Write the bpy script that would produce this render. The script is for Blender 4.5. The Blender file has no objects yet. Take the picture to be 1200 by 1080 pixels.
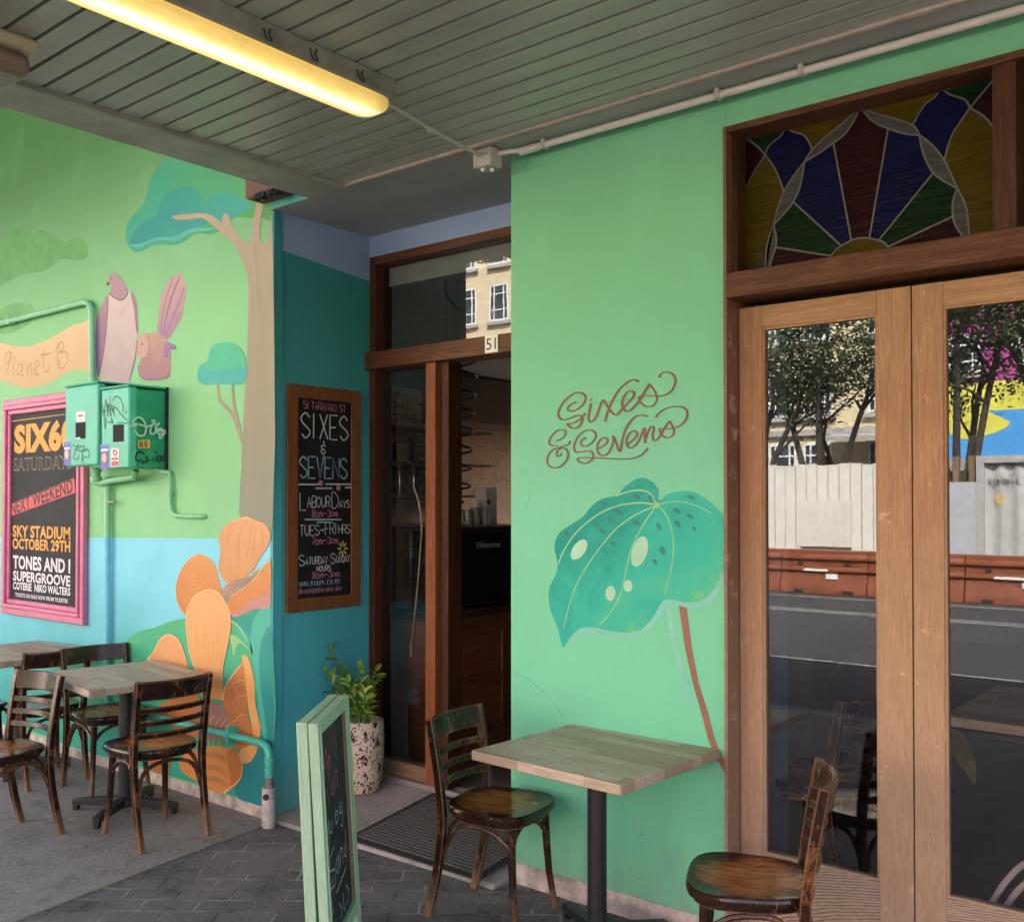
import bpy, bmesh, math, random
from mathutils import Vector, Matrix
from mathutils.geometry import tessellate_polygon
random.seed(7)
S = bpy.context.scene
COL = S.collection
R = math.radians

# ------------------------------------------------------------------ camera
TH, PT, FPX, CX, HZ, EYE = R(39.2), R(0.8), 1165.0, 600.0, 588.0, 1.7
CY = HZ - FPX * math.tan(PT)
cam = bpy.data.cameras.new('camera'); co = bpy.data.objects.new('camera', cam); COL.objects.link(co)
co.location = (0, 0, EYE); co.rotation_euler = (R(90) + PT, 0, TH)
cam.sensor_width = 36; cam.lens = FPX / 1200 * 36
cam.shift_y = (CY - 540) / 1200
cam.clip_start = 0.05; cam.clip_end = 600
S.camera = co
_f0 = Vector((-math.sin(TH), math.cos(TH), 0)); _r = Vector((math.cos(TH), math.sin(TH), 0)); _z = Vector((0, 0, 1))
_F = _f0 * math.cos(PT) + _z * math.sin(PT); _U = _z * math.cos(PT) - _f0 * math.sin(PT)

# ------------------------------------------------------------------ world, sun, exposure
SUN_EL, SUN_AZ = 46.0, 28.0            # azimuth of the sun measured from +Y towards +X
W = bpy.data.worlds.new('World'); S.world = W; W.use_nodes = True
nt = W.node_tree; sky = nt.nodes.new('ShaderNodeTexSky'); sky.sky_type = 'NISHITA'; sky.sun_disc = False
sky.dust_density = 5.0; sky.air_density = .8; sky.ozone_density = .6; sky.sun_elevation = R(SUN_EL); sky.sun_rotation = R(SUN_AZ)
bg = nt.nodes['Background']; bg.inputs[1].default_value = 0.13
nt.links.new(sky.outputs[0], bg.inputs[0])
sl = bpy.data.lights.new('sun', 'SUN'); sl.energy = 4.0; sl.angle = R(0.5); sl.color = (1, .95, .87)
so = bpy.data.objects.new('sun', sl); COL.objects.link(so)
sd = Vector((math.sin(R(SUN_AZ)) * math.cos(R(SUN_EL)), math.cos(R(SUN_AZ)) * math.cos(R(SUN_EL)), math.sin(R(SUN_EL))))
so.rotation_euler = sd.to_track_quat('Z', 'Y').to_euler()
S.view_settings.view_transform = 'Standard'; S.view_settings.look = 'None'
S.view_settings.exposure = 3.1; S.view_settings.gamma = 1
S.render.engine = 'CYCLES'
S.cycles.max_bounces = 8; S.cycles.diffuse_bounces = 5; S.cycles.glossy_bounces = 4
S.cycles.transparent_max_bounces = 12; S.cycles.use_denoising = True
S.cycles.sample_clamp_indirect = 4.0; S.cycles.caustics_reflective = False; S.cycles.caustics_refractive = False

# ------------------------------------------------------------------ geometry helpers
def ray(x, y): return _F + _r * ((x - CX) / FPX) + _U * ((CY - y) / FPX)
def on(ax, v, x, y):
    """the place on the plane coordinate[ax] = v that was measured at photo position x, y"""
    d = ray(x, y); o = Vector((0, 0, EYE)); return o + d * ((v - o[ax]) / d[ax])

class MB:
    def __init__(s): s.v = []; s.f = []; s.m = []; s.sm = []
    def face(s, idx, m=0, smooth=False): s.f.append(idx); s.m.append(m); s.sm.append(smooth)
    def addv(s, pts): n = len(s.v); s.v += [tuple(p) for p in pts]; return n
    def hexa(s, p, m=0):
        n = s.addv(p)
        for q in ((0, 3, 2, 1), (4, 5, 6, 7), (0, 1, 5, 4), (1, 2, 6, 5), (2, 3, 7, 6), (3, 0, 4, 7)): s.face([n + i for i in q], m)
    def box(s, x0, x1, y0, y1, z0, z1, m=0):
        s.hexa([(x0, y0, z0), (x1, y0, z0), (x1, y1, z0), (x0, y1, z0), (x0, y0, z1), (x1, y0, z1), (x1, y1, z1), (x0, y1, z1)], m); return s
    def bar(s, a, b, w, t, up=(0, 0, 1), m=0, w2=None, t2=None):
        """rectangular bar a->b, w across, t along up"""
        a = Vector(a); b = Vector(b); d = (b - a).normalized(); u = Vector(up)
        x = d.cross(u)
        if x.length < 1e-5: x = d.cross(Vector((1, 0, 0)))
        x.normalize(); u = x.cross(d).normalized(); w2 = w2 or w; t2 = t2 or t
        P = []
        for c, ww, tt in ((a, w, t), (b, w2, t2)):
            P += [c - x * ww / 2 - u * tt / 2, c + x * ww / 2 - u * tt / 2, c + x * ww / 2 + u * tt / 2, c - x * ww / 2 + u * tt / 2]
        s.hexa(P, m); return s
    def sweep(s, pts, prof, up=(0, 0, 1), m=0, smooth=True, closed=False):
        """prof: function i/n -> list of (a,b) offsets in the (side, up) frame"""
        pts = [Vector(p) for p in pts]; n = len(pts); rings = []; k = 0; side = None
        for i, p in enumerate(pts):
            d = (pts[(i + 1) % n] - pts[i - 1]) if closed else (pts[min(i + 1, n - 1)] - pts[max(i - 1, 0)])
            d.normalize()
            if side is None:
                side = d.cross(Vector(up))
                if side.length < 1e-4: side = d.cross(Vector((0, 1, 0)))
            side = (side - d * side.dot(d)).normalized(); u = side.cross(d).normalized()
            pr = prof(i / max(n - 1, 1)); k = len(pr)
            rings.append(s.addv([p + side * a + u * b for a, b in pr]))
        for i in range(n if closed else n - 1):
            a, b = rings[i], rings[(i + 1) % n]
            for j in range(k): s.face([a + j, a + (j + 1) % k, b + (j + 1) % k, b + j], m, smooth)
        if not closed:
            s.face([rings[0] + j for j in range(k)][::-1], m); s.face([rings[-1] + j for j in range(k)], m)
        return s
    def tube(s, pts, r, n=10, m=0, r2=None, up=(0, 0, 1), closed=False):
        r2 = r if r2 is None else r2
        return s.sweep(pts, lambda t: [((r + (r2 - r) * t) * math.cos(2 * math.pi * j / n), (r + (r2 - r) * t) * math.sin(2 * math.pi * j / n)) for j in range(n)], up, m, True, closed)
    def strip(s, pts, w, t, up=(0, 0, 1), m=0):
        """bent flat bar; w = size across the path, t = size along up; softened corners"""
        def pr(_):
            c = min(w, t) * .28; a, b = w / 2, t / 2
            return [(-a + c, -b), (a - c, -b), (a, -b + c), (a, b - c), (a - c, b), (-a + c, b), (-a, b - c), (-a, -b + c)]
        return s.sweep(pts, pr, up, m, True)
    def lathe(s, prof, c=(0, 0, 0), n=24, m=0):
        rings = []
        for r, z in prof:
            rings.append(s.addv([(c[0] + r * math.cos(2 * math.pi * j / n), c[1] + r * math.sin(2 * math.pi * j / n), c[2] + z) for j in range(n)]))
        for i in range(len(prof) - 1):
            for j in range(n): s.face([rings[i] + j, rings[i] + (j + 1) % n, rings[i + 1] + (j + 1) % n, rings[i + 1] + j], m, True)
        s.face([rings[0] + j for j in range(n)][::-1], m); s.face([rings[-1] + j for j in range(n)], m)
        return s
    def build(s, name, mats, parent=None, bevel=0, base=None, auto=True):
        me = bpy.data.meshes.new(name)
        me.from_pydata(s.v, [], s.f)
        if not isinstance(mats, (list, tuple)): mats = [mats]
        for mt in mats: me.materials.append(mt)
        me.polygons.foreach_set('material_index', s.m); me.polygons.foreach_set('use_smooth', s.sm)
        me.update(); me.set_sharp_from_angle(angle=R(38))
        o = bpy.data.objects.new(name, me); COL.objects.link(o)
        if parent is not None:
            o.parent = parent
            if not parent.get('_local') and parent.type == 'EMPTY': o.matrix_parent_inverse = Matrix.Translation(-root_loc(parent))
        if bevel:
            b = o.modifiers.new('bevel', 'BEVEL'); b.width = bevel; b.segments = 2; b.limit_method = 'ANGLE'; b.angle_limit = R(40)
        return o

def root_loc(o):
    while o.parent is not None: o = o.parent
    return Vector(o.location) if o.type == 'EMPTY' else Vector((0, 0, 0))
def tag(o, label, cat, group=None, kind=None):
    o['label'] = label; o['category'] = cat
    if group: o['group'] = group
    if kind: o['kind'] = kind
    return o
def thing(name, label, cat, loc=(0, 0, 0), rz=0, group=None, local=False):
    o = bpy.data.objects.new(name, None); COL.objects.link(o); o.location = loc; o.rotation_euler = (0, 0, rz); o.empty_display_size = .1
    if local: o['_local'] = 1
    return tag(o, label, cat, group)
def struct(o): o['kind'] = 'structure'; return o
def copy_tree(o, parent=None):
    c = o.copy(); COL.objects.link(c)
    if parent is not None: c.parent = parent
    for ch in list(o.children): copy_tree(ch, c)
    return c

def crom(pts, k=4, closed=False):
    """Catmull-Rom through pts"""
    n = len(pts); out = []; pts = [Vector(p) for p in pts]
    if n < 3: return pts
    for i in range(n if closed else n - 1):
        p1, p2 = pts[i], pts[(i + 1) % n]
        p0 = pts[i - 1] if (closed or i > 0) else p1 * 2 - p2
        p3 = pts[(i + 2) % n] if (closed or i + 2 < n) else p2 * 2 - p1
        for j in range(k):
            t = j / k
            out.append(.5 * ((2 * p1) + (p2 - p0) * t + (2 * p0 - 5 * p1 + 4 * p2 - p3) * t * t + (3 * p1 - p0 - 3 * p2 + p3) * t ** 3))
    if not closed: out.append(pts[-1])
    return out

class Flat:
    """flat paint, print or lettering lying on a surface: 2D shapes mapped to the plane O + u*A + v*B + N*lift"""
    def __init__(s, O, A, B, N): s.O, s.A, s.B, s.N = Vector(O), Vector(A), Vector(B), Vector(N).normalized(); s.mb = MB()
    def P(s, u, v, h): return s.O + s.A * u + s.B * v + s.N * h
    def tri(s, pts, faces, h, m):
        n = s.mb.addv([s.P(p[0], p[1], h) for p in pts])
        for f in faces:
            q = [s.mb.v[n + i] for i in f]
            nn = (Vector(q[1]) - Vector(q[0])).cross(Vector(q[2]) - Vector(q[0]))
            f = list(f) if nn.dot(s.N) >= 0 else list(f)[::-1]
            s.mb.face([n + i for i in f], m)
    def poly(s, pts, h=.001, m=0, smooth=4):
        pts = [Vector((p[0], p[1])) for p in pts]
        if smooth: pts = crom(pts, smooth, True)
        t = tessellate_polygon([[Vector((p[0], p[1], 0)) for p in pts]])
        s.tri(pts, t, h, m); return s
    def ell(s, cx, cy, rx, ry, rot=0, h=.001, m=0, n=20):
        c, q = math.cos(R(rot)), math.sin(R(rot)); pts = []
        for i in range(n):
            a = 2 * math.pi * i / n; x, y = rx * math.cos(a), ry * math.sin(a); pts.append((cx + x * c - y * q, cy + x * q + y * c))
        return s.poly(pts, h, m, 0)
    def rib(s, pts, w, h=.001, m=0, smooth=4, w2=None, belly=False):
        pts = [Vector((p[0], p[1])) for p in pts]
        if smooth: pts = crom(pts, smooth)
        n = len(pts); L = []; w2 = w if w2 is None else w2
        for i, p in enumerate(pts):
            d = pts[min(i + 1, n - 1)] - pts[max(i - 1, 0)]
            if d.length < 1e-9: d = Vector((1, 0))
            d.normalize(); t = i / (n - 1); ww = w + (w2 - w) * t
            if belly: ww *= .55 + .75 * abs(d.y)
            q = Vector((-d.y, d.x)) * ww / 2; L += [p + q, p - q]
        k0 = s.mb.addv([s.P(p[0], p[1], h + (j // 2) * 1.2e-5) for j, p in enumerate(L)])
        for i in range(n - 1):
            f = [2 * i, 2 * i + 1, 2 * i + 3, 2 * i + 2]; q = [Vector(s.mb.v[k0 + j]) for j in f]
            if (q[1] - q[0]).cross(q[2] - q[0]).dot(s.N) < 0: f = f[::-1]
            s.mb.face([k0 + j for j in f], m)
        return s
    def rect(s, u0, u1, v0, v1, h=.001, m=0): return s.poly([(u0, v0), (u1, v0), (u1, v1), (u0, v1)], h, m, 0)
    def text(s, txt, u0, u1, v0, v1, h=.001, m=0, bold=0, ang=0, outline=0, skew=0):
        """lettering in the built-in face, fitted to the box"""
        cu = bpy.data.curves.new('t', 'FONT'); cu.body = txt; cu.size = 1; cu.offset = bold; cu.space_character = 1.0 + bold * 1.2; cu.resolution_u = 3
        ob = bpy.data.objects.new('t', cu); COL.objects.link(ob)
        dg = bpy.context.evaluated_depsgraph_get(); me = bpy.data.meshes.new_from_object(ob.evaluated_get(dg))
        V = [v.co.copy() for v in me.vertices]; Fc = [list(p.vertices) for p in me.polygons]
        bpy.data.objects.remove(ob); bpy.data.curves.remove(cu); bpy.data.meshes.remove(me)
        if not V: return s
        x0, x1 = min(v.x for v in V), max(v.x for v in V); y0, y1 = min(v.y for v in V), max(v.y for v in V)
        c, q = math.cos(R(ang)), math.sin(R(ang)); pts = []
        for v in V:
            x = (v.x - x0) / (x1 - x0) * (u1 - u0); y = (v.y - y0) / (y1 - y0) * (v1 - v0); x += y * skew
            pts.append((u0 + x * c - y * q, v0 + x * q + y * c))
        s.tri(pts, Fc, h, m); return s
    def chalk(s, txt, u, v, hgt, w, h=.001, m=0, wid=None, gap=.28, jit=.0):
        """hand lettering with single strokes; returns the end position"""
        cw = (wid or hgt * .52)
        for ch in txt:
            if ch == ' ': u += cw * .7; continue
            g = GL.get(ch)
            if g is None: continue
            mx = 4.0 if ch not in 'I1i.' else 2.6
            sc = cw / 4.0; off = 0 if ch not in 'I1i.' else -1.2 * sc
            for st in g.split('/'):
                pts = [(u + off + int(a[0]) * sc + random.uniform(-jit, jit) * hgt, v + int(a[1]) * hgt / 6 + random.uniform(-jit, jit) * hgt) for a in st.split()]
                s.rib(pts, w, h, m, smooth=3 if ch in 'BCDGOPQRSUJ0235689&@abcdegmnopsu' and len(pts) > 2 else 0)
            u += mx * sc + cw * gap
        return u
    def px(s, base, ax=1):
        """returns a mapper: measured position -> (u,v) on this plane"""
        def f(x, y):
            p = on(ax, base, x, y) - s.O
            return (p.dot(s.A), p.dot(s.B))
        return f
    def build(s, name, mats, parent=None): return s.mb.build(name, mats, parent)
GL = {'A': '00 26 40/12 32', 'B': '00 06 36 45 33 03/33 41 30 00', 'C': '45 26 04 02 20 41', 'D': '00 06 26 44 42 20 00', 'E': '46 06 00 40/03 33', 'F': '46 06 00/03 33',
      'G': '45 26 04 02 20 41 43 23', 'H': '06 00/46 40/03 43', 'I': '26 20', 'K': '06 00/46 03 40', 'L': '06 00 40', 'M': '00 06 23 46 40', 'N': '00 06 40 46', 'O': '26 04 02 20 42 44 26',
      'P': '00 06 36 45 44 33 03', 'R': '00 06 36 45 44 33 03/23 40', 'S': '45 26 05 04 23 42 41 20 01', 'T': '06 46/26 20', 'U': '06 02 20 42 46', 'V': '06 20 46', 'W': '06 10 23 30 46',
      'X': '06 40/46 00', 'Y': '06 23 46/23 20', '5': '46 06 04 34 42 41 20 01', '1': '15 26 20', '8': '23 05 26 45 23 01 20 41 23', '3': '05 26 45 33 42 41 20 01', '7': '06 46 10',
      '&': '45 26 05 13 33/13 02 01 20 42', '-': '03 43', '>': '03 43/34 43 32', '+': '22 23', 'a': '34 14 02 10 30/34 30', 'm': '04 00/03 14 23 20/23 34 43 40', 'p': '04 00/04 34 42 31 01', 'w': '04 10 23 30 44',
      's': '34 14 03 32 21 01', 'i': '24 20', 'x': '04 30/34 00', 'e': '02 32 24 02 10 31', 'o': '24 02 20 42 24', 'c': '34 14 02 10 30', 'n': '04 00/03 24 33 30', 'z': '04 34 00 30',
      'd': '34 14 02 10 30/36 30', 'v': '04 20 44', '.': '20 21', '@': '33 22 33 41 45 26 04 02 20 40', 'g': '34 14 02 10 31/34 30', 't': '26 20/04 44', 'u': '04 01 20 31/34 30', 'y': '04 20/44 00', 'b': '06 00/03 34 42 30 00', 'j': '34 30 10', 'l': '16 10', 'r': '04 00/02 14 34', 'h': '06 00/03 24 33 30'}
def PL(txt, ox=0, oy=0, sc=1.0):
    """'x,y x,y ...' measured on an enlarged crop -> photo positions"""
    return [(ox + float(a.split(',')[0]) / sc, oy + float(a.split(',')[1]) / sc) for a in txt.split()]

# ------------------------------------------------------------------ materials
def _mat(name):
    m = bpy.data.materials.new(name); m.use_nodes = True
    return m, m.node_tree, m.node_tree.nodes['Principled BSDF']
def N(t, typ, **kw):
    n = t.nodes.new(typ)
    for k, v in kw.items(): setattr(n, k, v)
    return n
def rgba(c): return (c[0], c[1], c[2], 1)
def ramp(t, fac, stops):
    r = N(t, 'ShaderNodeValToRGB'); e = r.color_ramp.elements
    while len(e) < len(stops): e.new(.5)
    for i, (p, c) in enumerate(stops): e[i].position = p; e[i].color = rgba(c)
    t.links.new(fac, r.inputs[0]); return r.outputs[0]
def coords(t, kind='Object', scale=(1, 1, 1), rot=(0, 0, 0)):
    tc = N(t, 'ShaderNodeTexCoord'); mp = N(t, 'ShaderNodeMapping'); mp.inputs['Scale'].default_value = scale; mp.inputs['Rotation'].default_value = rot
    t.links.new(tc.outputs[kind], mp.inputs[0]); return mp.outputs[0]
def noise(t, vec, scale, detail=4, rough=.55, dist=0):
    n = N(t, 'ShaderNodeTexNoise'); n.inputs['Scale'].default_value = scale; n.inputs['Detail'].default_value = detail; n.inputs['Roughness'].default_value = rough; n.inputs['Distortion'].default_value = dist
    t.links.new(vec, n.inputs['Vector']); return n.outputs['Fac']
def mixc(t, fac, a, b, mode='MIX'):
    x = N(t, 'ShaderNodeMix', data_type='RGBA', blend_type=mode)
    for sock, v in ((x.inputs[0], fac), (x.inputs[6], a), (x.inputs[7], b)):
        if hasattr(v, 'links') or hasattr(v, 'is_linked'): t.links.new(v, sock)
        elif isinstance(v, (tuple, list)): sock.default_value = rgba(v)
        else: sock.default_value = v
    return x.outputs[2]
def math_(t, op, a, b=0.0):
    x = N(t, 'ShaderNodeMath', operation=op)
    for i, v in enumerate((a, b)):
        if hasattr(v, 'is_linked'): t.links.new(v, x.inputs[i])
        else: x.inputs[i].default_value = v
    return x.outputs[0]
def bump(t, b, h, strength=.3, dist=.01):
    n = N(t, 'ShaderNodeBump'); n.inputs['Strength'].default_value = strength; n.inputs['Distance'].default_value = dist
    t.links.new(h, n.inputs['Height']); t.links.new(n.outputs[0], b.inputs['Normal'])

def plain(name, c, rough=.6, metal=0, var=.12, scale=8, spec=.5, bmp=0, coord='Object'):
    m, t, b = _mat(name); v = coords(t, coord)
    f = noise(t, v, scale, 6)
    lo = tuple(x * (1 - var) for x in c); hi = tuple(min(1, x * (1 + var)) for x in c)
    t.links.new(ramp(t, f, [(.3, lo), (.7, hi)]), b.inputs['Base Color'])
    b.inputs['Roughness'].default_value = rough; b.inputs['Metallic'].default_value = metal; b.inputs['Specular IOR Level'].default_value = spec
    if bmp: bump(t, b, noise(t, v, scale * 12, 3), bmp, .004)
    return m
def wallpaint(name, c, c2=None, rough=.55, z0=0, z1=3.2, dirt=.0):
    """rolled masonry paint with roller texture, patchiness and dirt; optional second colour blended in towards the top"""
    m, t, b = _mat(name); v = coords(t)
    f = noise(t, v, 1.3, 5, .6); f2 = noise(t, v, 9, 4)
    base = ramp(t, f, [(.25, tuple(x * .93 for x in c)), (.75, tuple(min(1, x * 1.05) for x in c))])
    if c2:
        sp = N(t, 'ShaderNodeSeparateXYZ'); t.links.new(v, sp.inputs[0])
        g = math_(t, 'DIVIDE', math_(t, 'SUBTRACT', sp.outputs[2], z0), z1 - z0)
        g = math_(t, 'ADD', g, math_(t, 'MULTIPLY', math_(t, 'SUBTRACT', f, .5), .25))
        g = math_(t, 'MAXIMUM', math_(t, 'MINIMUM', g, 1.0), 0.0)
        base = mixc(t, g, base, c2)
    vs = coords(t, 'Object', (9, 9, .5)); st = noise(t, vs, 3, 6, .7)
    base = mixc(t, ramp(t, st, [(.55, (0, 0, 0)), (.8, (.10, .10, .10))]), base, tuple(x * .55 for x in c))
    scf = noise(t, coords(t, 'Object', (1, 1, 1)), 22, 6, .75)
    base = mixc(t, ramp(t, scf, [(.70, (0, 0, 0)), (.76, (.35, .35, .35))]), base, tuple(x * .6 for x in c))
    spz = N(t, 'ShaderNodeSeparateXYZ'); t.links.new(v, spz.inputs[0]); gz = math_(t, 'SUBTRACT', spz.outputs[2], math_(t, 'MULTIPLY', noise(t, coords(t, 'Object', (3, 3, 1)), 4, 6, .7), .75))
    base = mixc(t, ramp(t, gz, [(.0, (.0, .0, .0)), (.001, (0, 0, 0))]) if False else ramp(t, math_(t, 'ADD', gz, .35), [(.02, (.5, .5, .5)), (.30, (0, 0, 0))]), base, (.20, .30, .22))
    pt = noise(t, coords(t, 'Object', (1.2, 1.2, .8)), 1.9, 3, .5, .8); base = mixc(t, ramp(t, pt, [(.48, (0, 0, 0)), (.66, (.09, .09, .09))]), base, tuple(min(1, x * 1.25 + .03) for x in c))
    t.links.new(base, b.inputs['Base Color'])
    b.inputs['Roughness'].default_value = rough; b.inputs['Specular IOR Level'].default_value = .35
    h = math_(t, 'ADD', noise(t, v, 240, 2), math_(t, 'MULTIPLY', f2, 2.5))
    bump(t, b, h, .3, .004); return m
def paint(name, c1, c2=None, axis='Z', amt=.35, scale=6, rough=.55, stretch=(1, 1, 1)):
    """brushed mural paint: two colours blended along the shape with brush noise"""
    m, t, b = _mat(name); c2 = c2 or tuple(x * .85 for x in c1)
    g = N(t, 'ShaderNodeTexCoord'); sp = N(t, 'ShaderNodeSeparateXYZ'); t.links.new(g.outputs['Generated'], sp.inputs[0])
    v = coords(t, 'Object', stretch); f = noise(t, v, scale, 5, .6, .4)
    k = sp.outputs[{'X': 0, 'Y': 1, 'Z': 2}[axis]]
    k = math_(t, 'ADD', k, math_(t, 'MULTIPLY', math_(t, 'SUBTRACT', f, .5), amt * 2.6))
    t.links.new(ramp(t, k, [(.1, c1), (.9, c2)]), b.inputs['Base Color'])
    b.inputs['Roughness'].default_value = rough; b.inputs['Specular IOR Level'].default_value = .3; return m
def wood(name, c1, c2, axis=2, rough=.5, scale=9, worn=None, wear=.62, stretch=14, spec=.5, bleach=None):
    """long grain along an axis, optional worn patches"""
    m, t, b = _mat(name); sc = [stretch] * 3; sc[axis] = 1
    v = coords(t, 'Object', tuple(sc)); f = noise(t, v, scale * .35, 8, .65, 1.2)
    fine = noise(t, coords(t, 'Object', tuple(x * 4 if i != axis else 2 for i, x in enumerate(sc))), scale, 4, .7)
    c = ramp(t, f, [(.3, c1), (.52, tuple((a + b_) / 2 for a, b_ in zip(c1, c2))), (.7, c2)])
    if bleach:      # sun and rain bleached timber low down
        sp = N(t, 'ShaderNodeSeparateXYZ'); t.links.new(coords(t), sp.inputs[0]); z = math_(t, 'ADD', sp.outputs[2], math_(t, 'MULTIPLY', math_(t, 'SUBTRACT', f, .5), 1.4))
        c = mixc(t, ramp(t, math_(t, 'MULTIPLY', z, .4), [(.12, (.85, .85, .85)), (.75, (0, 0, 0))]), c, bleach)
    c = mixc(t, ramp(t, fine, [(.35, (0.5, .5, .5)), (.6, (0, 0, 0))]), c, tuple(x * .55 for x in c1))
    if worn:
        w = noise(t, coords(t), 13, 8, .72, .3); wf = ramp(t, w, [(wear, (0, 0, 0)), (wear + .05, (.85, .85, .85))])
        c = mixc(t, wf, c, worn)
        rr = N(t, 'ShaderNodeMapRange'); t.links.new(wf, rr.inputs[0]); rr.inputs[3].default_value = rough; rr.inputs[4].default_value = .75
        t.links.new(rr.outputs[0], b.inputs['Roughness'])
    else: b.inputs['Roughness'].default_value = rough
    t.links.new(c, b.inputs['Base Color']); b.inputs['Specular IOR Level'].default_value = spec
    bump(t, b, fine, .18, .002); return m
def glass(name, tint=(.85, .9, .9), k=2.35, wav=0):
    m = bpy.data.materials.new(name); m.use_nodes = True; t = m.node_tree; t.nodes.clear()
    o = N(t, 'ShaderNodeOutputMaterial'); mx = N(t, 'ShaderNodeMixShader'); tr = N(t, 'ShaderNodeBsdfTransparent'); gl = N(t, 'ShaderNodeBsdfGlossy')
    tr.inputs[0].default_value = rgba(tint); gl.inputs['Roughness'].default_value = 0.0; gl.inputs[0].default_value = (.96, .98, 1, 1)
    fr = N(t, 'ShaderNodeFresnel'); fr.inputs[0].default_value = 1.52
    t.links.new(math_(t, 'MINIMUM', math_(t, 'MULTIPLY', fr.outputs[0], k), 1.0), mx.inputs[0])
    if wav:
        bp = N(t, 'ShaderNodeBump'); bp.inputs['Strength'].default_value = wav; bp.inputs['Distance'].default_value = .01
        t.links.new(noise(t, coords(t), 3.5, 1), bp.inputs['Height']); t.links.new(bp.outputs[0], gl.inputs['Normal'])
    t.links.new(tr.outputs[0], mx.inputs[1]); t.links.new(gl.outputs[0], mx.inputs[2]); t.links.new(mx.outputs[0], o.inputs[0]); return m
def emit(name, c, k, rough=.4):
    m, t, b = _mat(name); b.inputs['Base Color'].default_value = rgba(c); b.inputs['Emission Color'].default_value = rgba(c); b.inputs['Emission Strength'].default_value = k
    b.inputs['Roughness'].default_value = rough; return m

M = {}
MINT = (.235, .62, .375)
M['mint'] = wallpaint('mint_wall_paint', (.165, .59, .345), (.175, .48, .25), z0=1.6, z1=3.3)  # second colour puts the canopy's shade into the upper wall colour
M['mural_green'] = wallpaint('mural_green_paint', (.225, .57, .255), (.075, .25, .085), z0=2.7, z1=4.0)  # top colour holds both a painted gradient and shade from the canopy above
M['sea'] = paint('painted_sea', (.02, .30, .24), (.22, .66, .78), 'Z', .18, 2)
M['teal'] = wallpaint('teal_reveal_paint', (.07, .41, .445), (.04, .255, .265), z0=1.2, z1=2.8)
M['lilac'] = wallpaint('lilac_band_paint', (.27, .37, .56))
M['plinth'] = plain('bare_plinth_concrete', (.50, .45, .38), .85, 0, .45, 14, bmp=.5)
M['soffit'] = plain('dull_grey_soffit_paint', (.36, .36, .35), .5, 0, .1, 3)
M['cream_paint'] = plain('cream_stucco', (.62, .53, .35), .8, 0, .06, 2, bmp=.1)
M['white'] = plain('white_paint', (.75, .75, .73), .5, 0, .05)
M['black'] = plain('black_coated_steel', (.016, .016, .018), .45, .0, .2, 20)
M['pvc'] = plain('pale_conduit_plastic', (.42, .40, .35), .5, 0, .12, 20)
M['dark'] = plain('dark_recess', (.012, .012, .012), .7)
M['pane'] = glass('window_glass'); M['pane_old'] = glass('old_window_glass', (.7, .75, .72), 1.9, .012)
# timber
M['frame_dark'] = wood('dark_stained_frame_timber', (.030, .010, .005), (.115, .042, .018), 2, .45, 9, (.22, .11, .05), .70, spec=.2)
M['frame_dark_x'] = wood('dark_stained_rail_timber', (.060, .022, .010), (.185, .078, .036), 0, .5, 9, (.26, .15, .08), .70, spec=.2)
M['door_z'] = wood('weathered_door_stile', (.31, .165, .072), (.50, .30, .15), 2, .6, 8, (.52, .38, .24), .62, 16, bleach=(.44, .335, .225), spec=.25)
M['door_x'] = wood('weathered_door_rail', (.31, .165, .072), (.50, .30, .15), 0, .6, 8, (.52, .38, .24), .62, 16, bleach=(.44, .335, .225), spec=.25)
M['mull'] = wood('orange_brown_mullion', (.19, .058, .02), (.37, .135, .05), 2, .45, 9, (.45, .25, .12), .66, spec=.25)
M['brown_panel'] = wood('brown_counter_panel', (.19, .060, .026), (.34, .125, .055), 1, .4)
M['sign_frame'] = wood('sign_frame_timber', (.15, .055, .016), (.27, .11, .038), 2, .45, spec=.25)
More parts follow.
